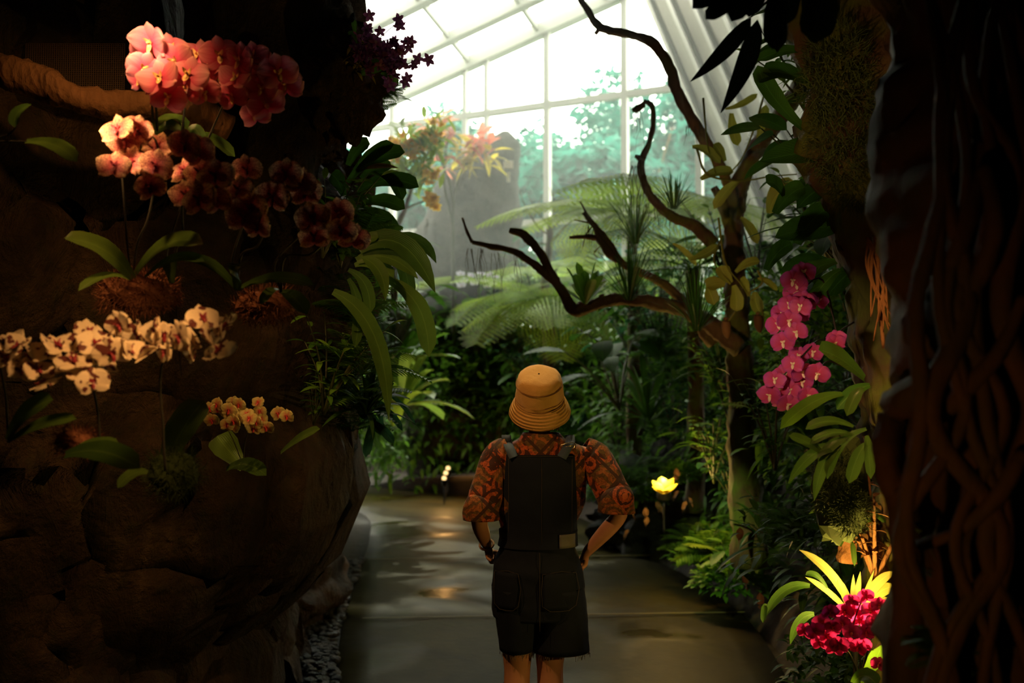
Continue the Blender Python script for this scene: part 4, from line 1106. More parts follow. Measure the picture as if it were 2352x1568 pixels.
# croton with red leaves
Y=14.4
o=leafplant('croton','croton with blurred pink, red and yellow leaves in front of the bright window','shrub',P(1042,790,Y),[],M['leaf_red'],
  [[(1042,790,Y),(1040,600,Y),(1040,520,Y),(1035,430,Y),(1000,340,Y)],[(1042,790,Y),(1040,600,Y),(1040,520,Y),(1050,420,Y),(1100,330,Y)],[(1042,790,Y),(1040,600,Y),(1040,520,Y),(1020,420,Y),(1030,300,Y)]],sr=.03)
for nm,mt,n,cs in (('red_leaf_spray','leaf_red',60,((980,300),(1015,300),(1100,335),(1120,330),(1005,385))),('yellow_leaf_spray','leaf_yellow',60,((1000,330),(1030,345),(1060,370),(1090,350),(1020,300),(1120,350)))):
    mb=MB()
    for i in range(n):
        cx,cy=rr.choice(cs); a=P(cx+rr.gauss(0,14),cy+rr.gauss(0,12),Y+rr.uniform(-.2,.2))-o.location; d=V((rr.uniform(-1,1),rr.uniform(-1,1)*.6,rr.uniform(-.9,.5))).normalized()*.32
        leaf(mb,a,a+d,(0,0,.05),.115,'lance',5,.2,cs=1)
    mb.build(nm,M[mt],o)

# right-hand vine with pitchers
Y=5.7
vine=leafplant('pitcher_plant','pitcher plant vine with yellow-green leaves scrambling over the right trunk','plant',P(1680,560,Y),[
  L2((1590,338),(1655,375),Y,0.072,(0,0,.05)),L2((1610,412),(1685,395),Y,0.072,(0,0,.04)),L2((1665,370),(1640,330),Y,0.065,(0,0,.02)),L2((1585,595),(1650,562),Y,0.058,(0,0,-.03)),
  L2((1700,415),(1640,480),Y,0.065,(0,0,.05)),L2((1768,490),(1830,420),Y,0.117,(-.06,0,.05)),L2((1665,655),(1622,660),Y,0.091,(0,0,.03)),L2((1680,650),(1655,610),Y,0.091,(-.02,0,0)),
  L2((1685,655),(1690,715),Y,0.078,(.02,0,0)),L2((1735,670),(1745,718),Y,0.072,(-.02,0,.01)),L2((1690,625),(1745,600),Y,0.058,(0,0,.04)),L2((1740,640),(1785,668),Y,0.046,(0,0,.03)),
  L2((1720,680),(1700,640),Y,0.058),L2((1680,260),(1695,335),Y,0.065,(-.02,0,0)),L2((1665,250),(1740,215),Y,0.046,(0,0,-.04)),L2((1740,330),(1760,240),Y,0.052,(0,0,0)),L2((1622,660),(1640,700),Y,0.078),
  L2((1545,560),(1600,610),Y+.3,0.039),L2((1700,500),(1740,560),Y,0.065)],M['leaf_olive'],
  [[(1760,200,Y),(1730,300,Y),(1700,370,Y),(1660,410,Y)],[(1600,340,Y),(1625,400,Y),(1700,415,Y),(1770,405,Y),(1830,400,Y)],[(1650,500,Y),(1665,600,Y),(1700,650,Y),(1730,690,Y)],
   [(1660,540,Y),(1640,600,Y),(1680,650,Y)],[(1740,620,Y),(1750,650,Y),(1720,672,Y)],[(1690,715,Y),(1675,735,Y),(1668,745,Y)],[(1745,690,Y),(1755,745,Y),(1745,760,Y)],[(1615,225,Y),(1625,330,Y),(1645,400,Y)]],stemm=M['leaf_olive'],sr=.007)
for (x,y) in ((1668,755),(1742,742)):
    mb=MB(); c=P(x,y,Y)-vine.location
    loft(mb,[(c+V((0,0,.045)),V((.018*1.3,0,0)),V((0,.018*1.3,.006))),(c+V((0,0,.02)),V((.022*1.3,0,0)),V((0,.022*1.3,0))),(c+V((.002,0,-.02)),V((.019*1.3,0,0)),V((0,.019*1.3,0))),(c+V((.006,0,-.045)),V((.011*1.3,0,0)),V((0,.011*1.3,0))),(c+V((.010,0,-.055)),V((.003,0,0)),V((0,.003,0)))],12)
    leaf(mb,c+V((0,.02,.045)),c+V((0,-.012,.065)),(0,0,.01),.03,'oval',4)
    mb.build('pitcher',M['leaf_dead'],vine)
# big dark leaves at right
Y=3.4
leafplant('broadleaf_vine','dark broad-leaved vine with huge oval leaves across the upper right','plant',P(1900,400,Y),[
  L2((1960,350),(1745,370),Y,.12,(0,0,.03),shape='oval'),L2((1930,520),(1780,545),Y,.11,(0,0,.02),shape='oval'),L2((1900,330),(1990,400),Y,.12,(0,0,.04),shape='oval'),
  L2((1850,300),(1740,150),Y,.07,(-.05,0,.0)),L2((1870,200),(1750,165),Y,.08,(0,0,.04)),L2((1820,180),(1735,190),Y,.05),L2((1860,120),(1740,140),Y,.05),L2((1920,430),(1830,480),Y,.08,(0,0,.05),shape='oval'),
  L2((1990,470),(1900,520),Y,.09,(0,0,.05),shape='oval'),L2((1900,600),(1800,640),Y,.07,(0,0,.05)),L2((2000,600),(1900,680),Y,.06,(0,0,.04)),L2((1980,560),(2040,500),Y,.07),
  L2((1890,240),(1960,180),Y,.07),L2((1850,60),(1780,20),Y,.07),L2((1800,450),(1760,420),Y,.06),L2((1780,490),(1850,430),Y,.07),L2((1830,560),(1900,480),Y,.08),L2((1760,620),(1820,560),Y,.06)],M['leaf_dark'],
  [[(1980,200,Y),(1960,350,Y),(1930,520,Y),(1990,620,Y)],[(1960,350,Y),(1900,330,Y),(1850,300,Y)]])
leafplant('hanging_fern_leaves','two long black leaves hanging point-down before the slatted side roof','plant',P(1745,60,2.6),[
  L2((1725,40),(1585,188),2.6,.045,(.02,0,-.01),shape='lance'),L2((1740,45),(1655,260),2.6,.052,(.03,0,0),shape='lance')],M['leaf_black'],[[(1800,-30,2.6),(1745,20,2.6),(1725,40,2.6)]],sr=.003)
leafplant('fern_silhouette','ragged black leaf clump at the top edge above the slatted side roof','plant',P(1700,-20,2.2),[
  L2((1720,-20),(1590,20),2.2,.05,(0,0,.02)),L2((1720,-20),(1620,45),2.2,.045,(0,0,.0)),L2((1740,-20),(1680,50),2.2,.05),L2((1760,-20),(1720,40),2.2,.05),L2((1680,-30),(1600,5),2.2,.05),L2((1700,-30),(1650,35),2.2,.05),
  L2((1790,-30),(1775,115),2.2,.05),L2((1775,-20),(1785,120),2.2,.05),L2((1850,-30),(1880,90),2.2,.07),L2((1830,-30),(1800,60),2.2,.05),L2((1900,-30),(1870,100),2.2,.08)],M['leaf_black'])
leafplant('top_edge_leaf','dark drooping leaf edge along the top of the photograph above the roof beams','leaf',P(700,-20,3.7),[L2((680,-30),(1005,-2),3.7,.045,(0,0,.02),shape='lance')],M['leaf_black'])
# lit strap leaves right
Y=2.9
leafplant('strap_orchid_plant','strap-leaved plant with long twisted lit blades below the magenta orchids','plant',P(1940,1000,Y),[
  L2((1985,895),(1945,955),Y,.035),L2((1990,985),(1900,1100),Y,.03,(-.04,0,.05)),L2((1930,1030),(1810,1110),Y,.035,(0,0,.07),shape='strap'),L2((1900,1050),(1812,1000),Y,.03,(0,0,.02)),
  L2((1930,1020),(1870,1150),Y,.035,(-.02,0,.05),shape='strap'),L2((1990,1000),(2000,1100),Y,.03),L2((1960,980),(1850,985),Y,.03),L2((1950,1010),(1880,1060),Y,.03),L2((1990,1020),(1950,1110),Y,.04),L2((1960,1000),(1860,1020),Y,.025)],M['leaf_strap'])
# bromeliad glowing at lower right
Y=3.3
brm=leafplant('bromeliad','yellow bromeliad with spiky leaves lit fiercely by the lamp at its foot','bromeliad',P(1965,1400,Y),[
  L2((1958,1395),(1960,1318),Y,.018,(0,0,0),shape='lance'),L2((1965,1392),(1976,1312),Y,.02,(0,0,0),shape='lance'),L2((1955,1390),(1925,1330),Y,.028,(-.01,0,.01),shape='strap'),L2((1980,1392),(2055,1312),Y,.032,(-.01,0,.03),shape='strap'),
  L2((1980,1396),(2058,1345),Y,.04,(0,0,.03),shape='strap'),L2((1975,1395),(2008,1308),Y,.014,(0,0,0),shape='lance'),L2((1955,1397),(1835,1262),Y,.032,(.03,0,.04),shape='strap'),L2((1945,1400),(1850,1325),Y,.02,(0,0,.02),shape='strap'),
  L2((1950,1392),(1930,1345),Y,.03,(0,0,0),shape='strap'),L2((1990,1400),(2045,1375),Y,.03,(0,0,.01),shape='strap')],M['bromeliad'])
leafplant('pandanus','drooping strap-leaved plant with curved dim blades left of the crimson orchids','plant',P(1860,1400,Y),[
  L2((1860,1345),(1755,1420),Y,.032,(-.02,0,.07),shape='strap'),L2((1870,1410),(1815,1480),Y,.03,(-.02,0,.05),shape='strap'),L2((1760,1390),(1752,1430),Y,.02),L2((1900,1350),(1850,1320),Y,.02)],M['leaf_dark'])
leafplant('slender_orchid_plant','slender-leaved plant on the lamp-lit bark above the bromeliad','plant',P(1930,1190,3.2),[
  L2((1925,1175),(1857,1180),3.2,.018,(0,0,.03),shape='strap'),L2((1928,1182),(1992,1172),3.2,.022,(0,0,.05),shape='strap'),L2((1955,1200),(2002,1198),3.2,.028,(0,0,.02)),L2((1935,1200),(1932,1255),3.2,.04,(-.03,0,.02)),
  L2((1935,1200),(1950,1240),3.2,.03,(0,0,.01)),L2((1955,1245),(1963,1300),3.2,.018),L2((1925,1175),(1935,1130),3.2,.012),L2((1990,1180),(2035,1200),3.2,.02,(0,0,.02))],M['leaf_strap'],[[(1935,1240,3.2),(1932,1200,3.2),(1925,1175,3.2)]],sr=.004)
# small twiggy leaves catching lamp light
sm,mb_=g_shrub(9,.45,.06,.02,61,'lance',10,.8)
plant('lamp_lit_shrub','twiggy little shrub sparkling in lamp light beside the glowing bromeliad','shrub',P(2010,1330,3.35),sm,mb_,M['leaf_dead'],M['root_brown'])
mb=MB(); tube(mb,[P(1945,1290,3.4),P(1950,1220,3.4),P(1958,1165,3.4)],[.035,.04,.035],10,6,.5,20); tube(mb,[P(2030,1330,3.4),P(2010,1270,3.4),P(2000,1200,3.4)],[.03,.03,.02],10,6,.5,20)
o=mb.build('cork_bark',M['root_brown']); tag(o,'piece of orange-lit cork bark above the bromeliad','bark')

# tree ferns
rr=random.Random(88)
def treefern(label,px,py,Y,n,L,seed,drop=.5,lift=(.0,.6),specs=(),m='fern_light'):
    o=empty('tree_fern',P(px,py,Y)); tag(o,label,'tree fern'); r2=random.Random(seed)
    h=o.location.z-.4
    mb=MB(); tube(mb,[(0,0,-h),(.03,0,-h*.5),(0,0,0)],[.085,.06],10,8,.3,14); mb.build('trunk',M['bark_moss'],o)
    protos=[]
    for k in range(3):
        mb=MB(); g_frond(mb,(0,0,0),V((L,0,-L*drop*(.6+.3*k))),(0,0,L*.28),L*.34,26,9,r2); f=mb.build('frond',M[m],o); protos.append(f)
    for i in range(n):
        f=protos[i] if i<3 else protos[i%3].copy()
        if i>=3: col.objects.link(f); f.parent=o
        f.rotation_euler=(r2.uniform(-.15,.15),-r2.uniform(*lift),2*PI*i/n+r2.uniform(-.2,.2)); s=r2.uniform(.8,1.1); f.scale=(s,s,s)
    for (q0,q1,ar,w) in specs:
        mb=MB(); g_frond(mb,P(*q0)-o.location,P(*q1)-o.location,ar,w,30,10,r2); mb.build('frond',M[m],o)
    return o
treefern('tree fern with light green fronds arching left behind the person, below the forked branch',1262,700,13.2,7,1.7,1,.35,(.05,.45),
  specs=[((1262,705,13.2),(1042,748,12),(0,0,.62),.68),((1262,712,13.2),(1090,795,11.9),(0,0,.6),.68),((1262,705,13.2),(1400,790,12),(0,0,.45),.6),((1262,705,13.2),(1290,830,11.9),(0,-.1,.45),.6)])
treefern('tallest tree fern, yellow-green crown spreading against the right window bays',1450,505,10.5,12,1.75,2,.25,(.05,.35),specs=[((1450,500,10.5),(1255,510,10),(0,0,.25),.6),((1450,500,10.5),(1650,540,10),(0,0,.4),.6),((1440,500,10.5),(1330,640,9.6),(0,0,.5),.5)])
treefern('tree fern with mid-height crown between the two driftwood branches',1380,640,13.4,10,1.8,3,.35,(.0,.35))
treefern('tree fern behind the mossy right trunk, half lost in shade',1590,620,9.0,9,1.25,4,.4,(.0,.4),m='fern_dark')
treefern('low tree fern crown under the left end of the forked branch',1150,660,15,9,1.5,5,.4,(.0,.4))

# grassy air plants on branches
for i,(px,py,Yy,L,lb) in enumerate(((1445,690,6.3,.42,'spiky grass-leaved air plant upright on the forked branch'),(1600,760,6.0,.45,'spiky grass-leaved air plant low on the branch by the right trunk'),
   (1460,560,7.2,.42,'soft needle-leaved tuft beside the pale bare branch'),(1548,480,6.2,.25,'thin grass-like tuft on the crooked branch with hanging roots'))):
    plant('air_plant',lb,'plant',P(px,py,Yy),None,g_tuft(60,L,90+i,.008,.9),M['leaf_dark'])
plant('bromeliad','small dark green bromeliad sitting in the elbow of the forked branch','bromeliad',P(1345,700,6.3),None,g_rosette(12,.30,.07,.1,'tongue',(.5,1.3),12),M['leaf_mid'])

# ================================================================== UNDERSTORY
rr=random.Random(101)
protos={}
def proto(k,name,cat,sm,mb,mat): protos[k]=(name,cat,sm,mb,mat,[])
proto('shrubA','leafy_shrub','shrub',*g_shrub(8,.8,.20,.06,1,'lance',9,.5),'leaf_mid')
proto('shrubB','leafy_shrub','shrub',*g_shrub(9,.9,.16,.07,2,'oval',9,.6),'leaf_teal')
proto('aroidA','broadleaf_plant','plant',*g_aroid(12,.6,.32,.15,3),'leaf_dark')
proto('aroidB','broadleaf_plant','plant',*g_aroid(14,.45,.26,.13,4),'leaf_mid')
proto('fernA','ground_fern','fern',None,g_fern(16,.60,5,.30,.5,16),'fern_dark')
proto('fernB','ground_fern','fern',None,g_fern(14,.5,6,.36,.5,14),'fern_light')
proto('ros','strap_leaf_plant','plant',None,g_rosette(22,.7,.06,.5,'strap',(.2,1.35),7),'leaf_dark')
proto('rosB','strap_leaf_plant','plant',None,g_rosette(16,.55,.10,.3,'tongue',(.3,1.3),9),'leaf_teal')
def put(k,loc,s,label,group=None,rz=None,tilt=(0,0)):
    nm,cat,sm,mb,mat,made=protos[k]; rz=rr.uniform(0,6.28) if rz is None else rz
    if not made:
        o=plant(nm,label,cat,loc,sm,mb,M[mat],None,group,rz,s); o.rotation_euler=(tilt[0],tilt[1],rz); made.append(o); return o
    return copy_thing(made[0],loc,rz,s,label,group,tilt)
for i_,(x_,y_,Y_,s_,lb_) in enumerate(((1645,1265,7.6,.27,'mound of bright green lobed leaves spilling onto the right edge of the path'),(1690,1325,6.9,.22,'lower mound of lobed green leaves at the right path edge'),(1440,1120,9.0,.26,'leafy green clump left of the glowing garden lamp'),(1560,1085,8.2,.14,'small green clump just above the glowing garden lamp'))):
    mb=MB(); r3=random.Random(i_+500)
    for i in range(420):
        d=V((r3.gauss(0,1),r3.gauss(0,1),r3.gauss(0,1))).normalized(); d.z=abs(d.z)
        p=V((d.x*s_*1.2,d.y*s_,d.z*s_))*r3.uniform(.6,1.05); t_=(d+V((r3.uniform(-1,1),r3.uniform(-1,1),r3.uniform(-.4,.6)))*.8).normalized()*s_*.42
        leaf(mb,p,p+t_-V((0,0,s_*.12)),V((0,0,s_*.1)),s_*.17,'oval',5,.2,wave=.25,r=r3.random(),cs=1)
    o=mb.build('lobed_groundcover',M['leaf_mid']); o.location=P(x_,y_,Y_)-V((0,0,s_*.4)); tag(o,lb_,'plant')
# named ones seen clearly
put('fernA',P(1440,1110,8.6),1.0,'green fern beside the person\'s right elbow, left of the glowing garden lamp')
put('fernA',P(1400,1165,10.4),1.0,'small fern low behind the person\'s right arm')
put('fernB',P(1655,1290,7.4),.95,'bright green leafy fern clump spilling over the right path edge','ferns spilling over the right path edge')
put('fernB',P(1600,1265,8.0),.85,'bright green fern clump on the path side, nearest the black lava rock','ferns spilling over the right path edge')
put('aroidB',P(1690,1345,6.9),.6,'lowest rounded-leaf clump touching the right path edge')
put('shrubB',P(1690,1190,7.3),.75,'bluish small-leaved shrub above the bright green ferns on the right')
put('shrubA',P(1640,1110,7.2),.6,'small-leaved shrub above the lava rock, right of the glowing lamp')
put('shrubA',P(1780,1080,5.2),.6,'narrow-leaved shrub below the magenta orchids')
put('ros',P(1775,1260,6.2),.6,'dim strap-leaved tuft between the bright ferns and the bromeliad')
put('rosB',P(1330,985,13.2),.9,'pale-leaved rosette just right of the bucket hat')
def fill(ks,n,fx,lab,group,s=(.7,1.2)):
    for i in range(n):
        put(rr.choice(ks),fx(i),rr.uniform(*s),lab,group,tilt=(rr.uniform(-.3,.3),rr.uniform(-.3,.3)))
fill(['shrubA','fernA','aroidA','shrubB'],34,lambda i:(lambda a:P(a[0],a[1],a[2]))((rr.uniform(890,1240),rr.uniform(760,1030),rr.uniform(14.6,16.2))),'dense dark understory plant in the bed left of the person','dense plants in the far left bed',(1.0,1.6))
fill(['fernA','aroidA','shrubB','ros','shrubA'],40,lambda i:(lambda x:P(x,rr.uniform(790,1060),rr.uniform(13,14.6) if x<1400 else rr.uniform(9.5,12)))(rr.uniform(1230,1620)),'dense dark understory plant in the bed right of the person','dense plants in the far right bed',(.8,1.3))
fill(['fernB','shrubA'],14,lambda i:P(rr.uniform(1180,1600),rr.uniform(660,800),rr.uniform(13.5,14.8)),'hazy light green plant massed before the end window','hazy plants before the end window',(.9,1.3))
fill(['aroidA','shrubA','ros','fernA','shrubB'],40,lambda i:(lambda x:P(x,rr.uniform(500,1130),min(7.5,rr.uniform(1.55,2.5)*F/(x-1176))))(rr.uniform(1640,2040)),'dark leafy plant tangled on the bank under the right trunk','tangled plants on the right bank',(.45,.9))
fill(['aroidA','shrubA','ros'],16,lambda i:P(rr.uniform(1860,2050),rr.uniform(60,560),rr.uniform(4.0,5.0)),'dark leafy plant growing high around the mossy trunk','plants high around the mossy trunk',(.4,.7))
fill(['fernA','ros','shrubA'],16,lambda i:(lambda x:P(x,rr.uniform(1120,1300)+max(0,x-1700)*.7,rr.uniform(1.62,1.9)*F/(x-1176)))(rr.uniform(1680,1980)),'dim plant on the low bank beside the right path edge','dim plants beside the right path edge',(.35,.6))
fill(['fernA','aroidA','shrubA'],16,lambda i:P(rr.uniform(840,930),rr.uniform(650,960),rr.uniform(10,12)),'green plant hanging on the far shoulder of the rock face','plants on the shoulder of the rock face',(.7,1.1))
fill(['ros','fernA','shrubA'],22,lambda i:P(rr.uniform(720,850),rr.uniform(560,1020),rr.uniform(4.0,4.5)),'dark tuft rooted in the rock face below the purplish orchid','dark tufts on the rock face',(.3,.5))
fill(['ros','fernA'],5,lambda i:P(rr.uniform(820,890),rr.uniform(200,300),rr.uniform(4.3,4.5)),'dark tuft fringing the high rock outcrop against the window','tufts fringing the high rock outcrop',(.18,.3))
fill(['shrubA','fernA'],5,lambda i:P(rr.uniform(2060,2352),rr.uniform(1480,1560),rr.uniform(1.75,1.9)),'dim blurred plant at the foot of the dark trunk in the right corner','dim plants in the right corner',(.15,.25))
# dead leaves on the lava rock
rr=random.Random(9)
for (x,y) in ((1483,1165),(1486,1185),(1576,1150),(1580,1140),(1556,1088),(1553,1075),(1445,1165),(1443,1215),(1510,1150),(1518,1160),(1557,1125),(1700,1210),(1705,1320),(1745,1360)):
    mb=MB(); p=P(x,y,7.6 if x<1650 else 5.6); leaf(mb,(0,0,0),V((rr.uniform(-.05,.05),-.02,-.09)),(0,-.02,0),.045,'oval',5,.3,wave=.3)
    o=mb.build('dead_leaf',M['leaf_dead']); o.location=p; tag(o,'curled tan dead leaf caught by lamp light on the bank','leaf','tan dead leaves on the lava rock bank')

# ================================================================== LAMPS
def lamp(label,p,aim,bulbmat,r=.035,group=None):
    o=empty('garden_lamp',p); tag(o,label,'lamp',group)
    mb=MB(); loft(mb,[(V((0,0,-.02)),V((r*1.05,0,0)),V((0,r*1.05,0))),(V((0,0,-.08)),V((r*1.05,0,0)),V((0,r*1.05,0))),(V((0,0,-.10)),V((r*.6,0,0)),V((0,r*.6,0)))],14,cap1=True); mb.build('housing',M['metal_black'],o)
    mb=MB(); blob(mb,(0,0,0),(r,r,r),14,10,0); mb.build('bulb',bulbmat,o)
    mb=MB(); tube(mb,[(0,0,-.1),(0,.01,-.22),(0,0,-.34)],.008,6,3); mb.build('spike',M['metal_black'],o)
    return o
lamp('glowing yellow garden lamp among dead leaves on the black lava rock',P(1525,1120,7.45),None,M['bulb'],.052)
mb=MB()
for k in range(7):
    a=k*.9; leaf(mb,P(1525,1128,7.4)+V((math.cos(a)*.02,0,-.02)),P(1525,1108,7.35)+V((math.cos(a)*.10,-.04,math.sin(a)*.05)),(0,-.03,.02),.09,'oval',5,.2)
o=mb.build('lit_leaves',M['leaf_yellow']); tag(o,'small yellow leaves glowing around the garden lamp','leaves')
for (x,y,lb) in ((1029,1075,'farthest and highest of the three small path lamps'),(1024,1086,'middle one of the three small path lamps'),(1020,1098,'nearest and lowest of the three small path lamps')):
    lamp(lb,P(x,y,13.4-.25*(y-1075)/11),None,M['bulb_far'],.030,'small lamps at the far path edge')
lamp('small bright lamp hidden behind the crimson orchids at the foot of the bromeliad',P(1965,1392,3.2),None,M['bulb'],.016)
# ================================================================== PERSON (back to the camera, hands on hips)
PX=.112; PY=4.0
per=empty('person',(PX,PY,0)); tag(per,'person seen from behind, yellow bucket hat, rust patterned shirt, dark overalls, hands on hips','person')
def lx(px): return (px-1176)/F*PY/1.0-PX
def lz(py): return P(1176,py,PY).z
skin=NT('skin'); nz=skin.noise(30,3); MS=skin.fin(skin.bsdf(skin.mix(nz,(.42,.20,.12),(.50,.25,.15)),.5,None,.4))
# skeleton: (x,y,z,r)
J={}; E=[]
def j(n,x,y,z,r,par=None,r2=None):
    J[n]=(len(J),V((x,y,z)),(r,r2 or r)); 
    if par: E.append((J[par][0],J[n][0]))
j('pelvis',0,0,.90,.13,None,.10)
j('waist',0,0,1.03,.115,'pelvis',.085); j('chest',.01,0,1.17,.13,'waist',.09); j('neckb',.01,-.005,1.315,.065,'chest')
j('neck',.005,.0,1.37,.052,'neckb'); j('skull0',.002,.02,1.43,.062,'neck'); j('skull1',.002,.02,1.49,.080,'skull0',.088); j('skull2',.002,.012,1.55,.07,'skull1',.078); j('crown',.002,.005,1.585,.045,'skull2')
j('nose',.002,.105,1.475,.012,'skull1'); 
j('chin',.002,.075,1.41,.03,'skull0')
for s,n in((-1,'L'),(1,'R')):
    j('ear'+n,.002+s*.085,.0,1.48,.012,'skull1')
LS=V((lx(1150),-.01,lz(1052)));LE=V((lx(1100),-.10,lz(1188)));LW=V((lx(1118),.0,lz(1250)))
RS=V((lx(1362),-.01,lz(1052)));RE=V((lx(1420),-.12,lz(1170)));RW=V((lx(1347),.01,lz(1268)))
for n,S_,El,W_,s in(('L',LS,LE,LW,-1),('R',RS,RE,RW,1)):
    j('cl'+n,S_.x*.5,0,1.30,.055,'neckb'); j('sh'+n,*S_,.040,'cl'+n); m=S_.lerp(El,.5); j('ua'+n,*m,.042,'sh'+n); j('el'+n,*El,.036,'ua'+n)
    m=El.lerp(W_,.45); j('fa'+n,*m,.034,'el'+n); j('wr'+n,*W_,.022,'fa'+n)
    # palm goes forward and down round the hip; fingers curl to the front
    inw=V((-s,0,0))
    pa=W_+V((-s*.012,.03,-.035)); j('palm'+n,*pa,.026,'wr'+n,.018)
    kn=pa+V((-s*.004,.028,-.022)); 
    for i,(o_,l_) in enumerate(((.026,.9),(.009,1),(-.009,.95),(-.026,.75))):
        k0=kn+V((0,o_*.35,o_*-.9))+V((0,0,0)); j(f'k{i}{n}',*k0,.0105,'palm'+n)
        k1=k0+V((-s*.004,.030*l_,-.006)); j(f'm{i}{n}',*k1,.009,f'k{i}{n}')
        k2=k1+V((-s*.022*l_,.014,-.004)); j(f't{i}{n}',*k2,.008,f'm{i}{n}')
        k3=k2+V((-s*.016*l_,-.006,-.001)); j(f'u{i}{n}',*k3,.007,f't{i}{n}')
    t0=pa+V((s*.010,-.010,.004)); j('th0'+n,*t0,.013,'palm'+n); t1=t0+V((-s*.004,-.022,-.022)); j('th1'+n,*t1,.010,'th0'+n); t2=t1+V((-s*.018,-.012,-.010)); j('th2'+n,*t2,.008,'th1'+n)
for n,xh,xk,xa,s in(('L',-.085,lx(1188),lx(1188),-1),('R',.085,lx(1262),lx(1266),1)):
    j('hip'+n,xh,0,.84,.095,'pelvis'); j('thigh'+n,(xh+xk)/2,0,.66,.085,'hip'+n); j('thl'+n,xk,0,.52,.066,'thigh'+n); j('knee'+n,xk,.005,.45,.055,'thl'+n)
    j('calf'+n,xk+s*.004,-.018,.33,.058,'knee'+n); j('shin'+n,xa,0,.18,.042,'calf'+n); j('ank'+n,xa,0,.08,.036,'shin'+n); j('heel'+n,xa,-.02,.035,.034,'ank'+n); j('foot'+n,xa+s*.01,.11,.03,.036,'heel'+n,.025); j('toe'+n,xa+s*.015,.17,.022,.026,'foot'+n,.018)
me=bpy.data.meshes.new('body'); me.from_pydata([J[k][1] for k in J],E,[]); 
body=bpy.data.objects.new('body',me); col.objects.link(body); body.parent=per; me.materials.append(MS)
sk=body.modifiers.new('skin','SKIN'); sk.use_smooth_shade=True; sk.branch_smoothing=.6
for i,k in enumerate(J):
    me.skin_vertices[0].data[i].radius=J[k][2]; me.skin_vertices[0].data[i].use_root=(i==0)
ss=body.modifiers.new('sub','SUBSURF'); ss.levels=1; ss.render_levels=2
# face details
mb=MB()
for s in(-1,1): blob(mb,(.002+s*.033,.086,1.495),(.013,.010,.008),10,8,0)
mb.build('eyes',simple('eye_white',(.7,.68,.62),.3),per)
mb=MB(); leaf(mb,(-.024,.094,1.435),(.028,.094,1.435),(0,.01,-.004),.016,'lance',6,.2); mb.build('mouth',simple('lips',(.35,.10,.08),.5),per)
# hair: short dark hair under the hat
mb=MB(); blob(mb,(.002,.008,1.472),(.086,.086,.08),30,20,.05,6)
hm=NT('hair'); wv=hm.n('ShaderNodeTexWave'); wv.inputs['Scale'].default_value=60; hm.l(hm.mapv((1,1,.1)),wv.inputs['Vector']); MH=hm.fin(hm.bsdf((.018,.010,.007),.45,hm.bump(wv.outputs['Fac'],.6,.004)))
rr=random.Random(2)
for i in range(26):
    a=PI+rr.uniform(.1,.9)*PI if False else rr.uniform(PI*1.05,PI*1.95); p=V((.002+.075*math.cos(a),.005+.075*math.sin(a),1.44))
    tube(mb,[p,p+V((.003*rr.uniform(-1,1),.002,-.02)),p+V((rr.uniform(-.006,.006),rr.uniform(.0,.01),-.045*rr.uniform(.75,1.05)))],[.006,.0015],4,3,cap=False)
mb.build('hair',MH,per)

# hat
hc=V((lx(1239),-.005,1.528))
TLT=math.radians(33)
Rm=Matrix.Rotation(TLT,3,'X')@Matrix.Rotation(math.radians(-2),3,'Y')
# negative X rotation tips the back of the brim up or down; checked in render
def hring(z,r,e=1.08): return (hc+Rm.inverted()@V((0,0,z)) if False else hc+Rm@V((0,0,z)), Rm@V((r,0,0)), Rm@V((0,r*e,0)))
hf=NT('hat_cotton'); n1=hf.noise(22,5); wv=hf.noise(420,2)
MHat=hf.fin(hf.bsdf(hf.mix(n1,(.50,.27,.07),(.68,.40,.12)),.8,hf.bump(hf.math('ADD',n1,hf.math('MULTIPLY',wv,.25)),.55,.012),.2,sheen=.2))
mb=MB()
cr=[(.110,.004),(.112,.035),(.109,.062),(.100,.079),(.085,.087),(.062,.0910),(.036,.0938),(.010,.0950),(-.010,.096)]
loft(mb,[hring(z,r) for z,r in cr],72,disp=lambda p:.055*noise.noise(p*16)+.035*noise.noise(p*36+V((3,1,2))))
mb.build('crown',MHat,per)
mb=MB()
br=[(-.006,.0955),(-.014,.101),(-.026,.108),(-.040,.1150),(-.054,.1205),(-.068,.1245),(-.073,.1250),(-.068,.1215),(-.054,.1165),(-.035,.108),(-.014,.098)]
loft(mb,[hring(z,r*1.0) for z,r in br],90,disp=lambda p:.028*noise.noise(p*11)+.012*noise.noise(p*45))
bf=NT('brim_cotton'); dst=bf.n('ShaderNodeTexWave',wave_type='BANDS',bands_direction='X'); cmb=bf.n('ShaderNodeCombineXYZ'); bf.l(bf.attr('lu'),cmb.inputs[0]); bf.l(cmb.outputs[0],dst.inputs['Vector']); dst.inputs['Scale'].default_value=3.6
n1=bf.noise(22,5); cc=bf.mix(n1,(.50,.27,.07),(.68,.40,.12)); cc=bf.mix(bf.math('MULTIPLY',bf.math('GREATER_THAN',dst.outputs['Fac'],.82),.35),cc,(.25,.12,.03))
pk=bf.noise(110,3,bf.mapv((1,1,.6)))
MBr=bf.fin(bf.bsdf(cc,.8,bf.bump(bf.math('ADD',dst.outputs['Fac'],pk),.6,.008),.2))
mb.build('brim',MBr,per)
mb=MB()
for rz_,r_ in ((.006,.0955),(-.007,.0970),(.064,.0915),(.068,.0908)):
    c=[];
    for k in range(41):
        a=2*PI*k/40; ce,sx,sy=hring(rz_,r_); c.append(ce+sx*math.cos(a)*1.01+sy*math.sin(a)*1.01)
    tube(mb,c,.0014,4,1,cap=False)
mb.build('stitching',simple('hat_thread',(.30,.15,.04),.8),per)

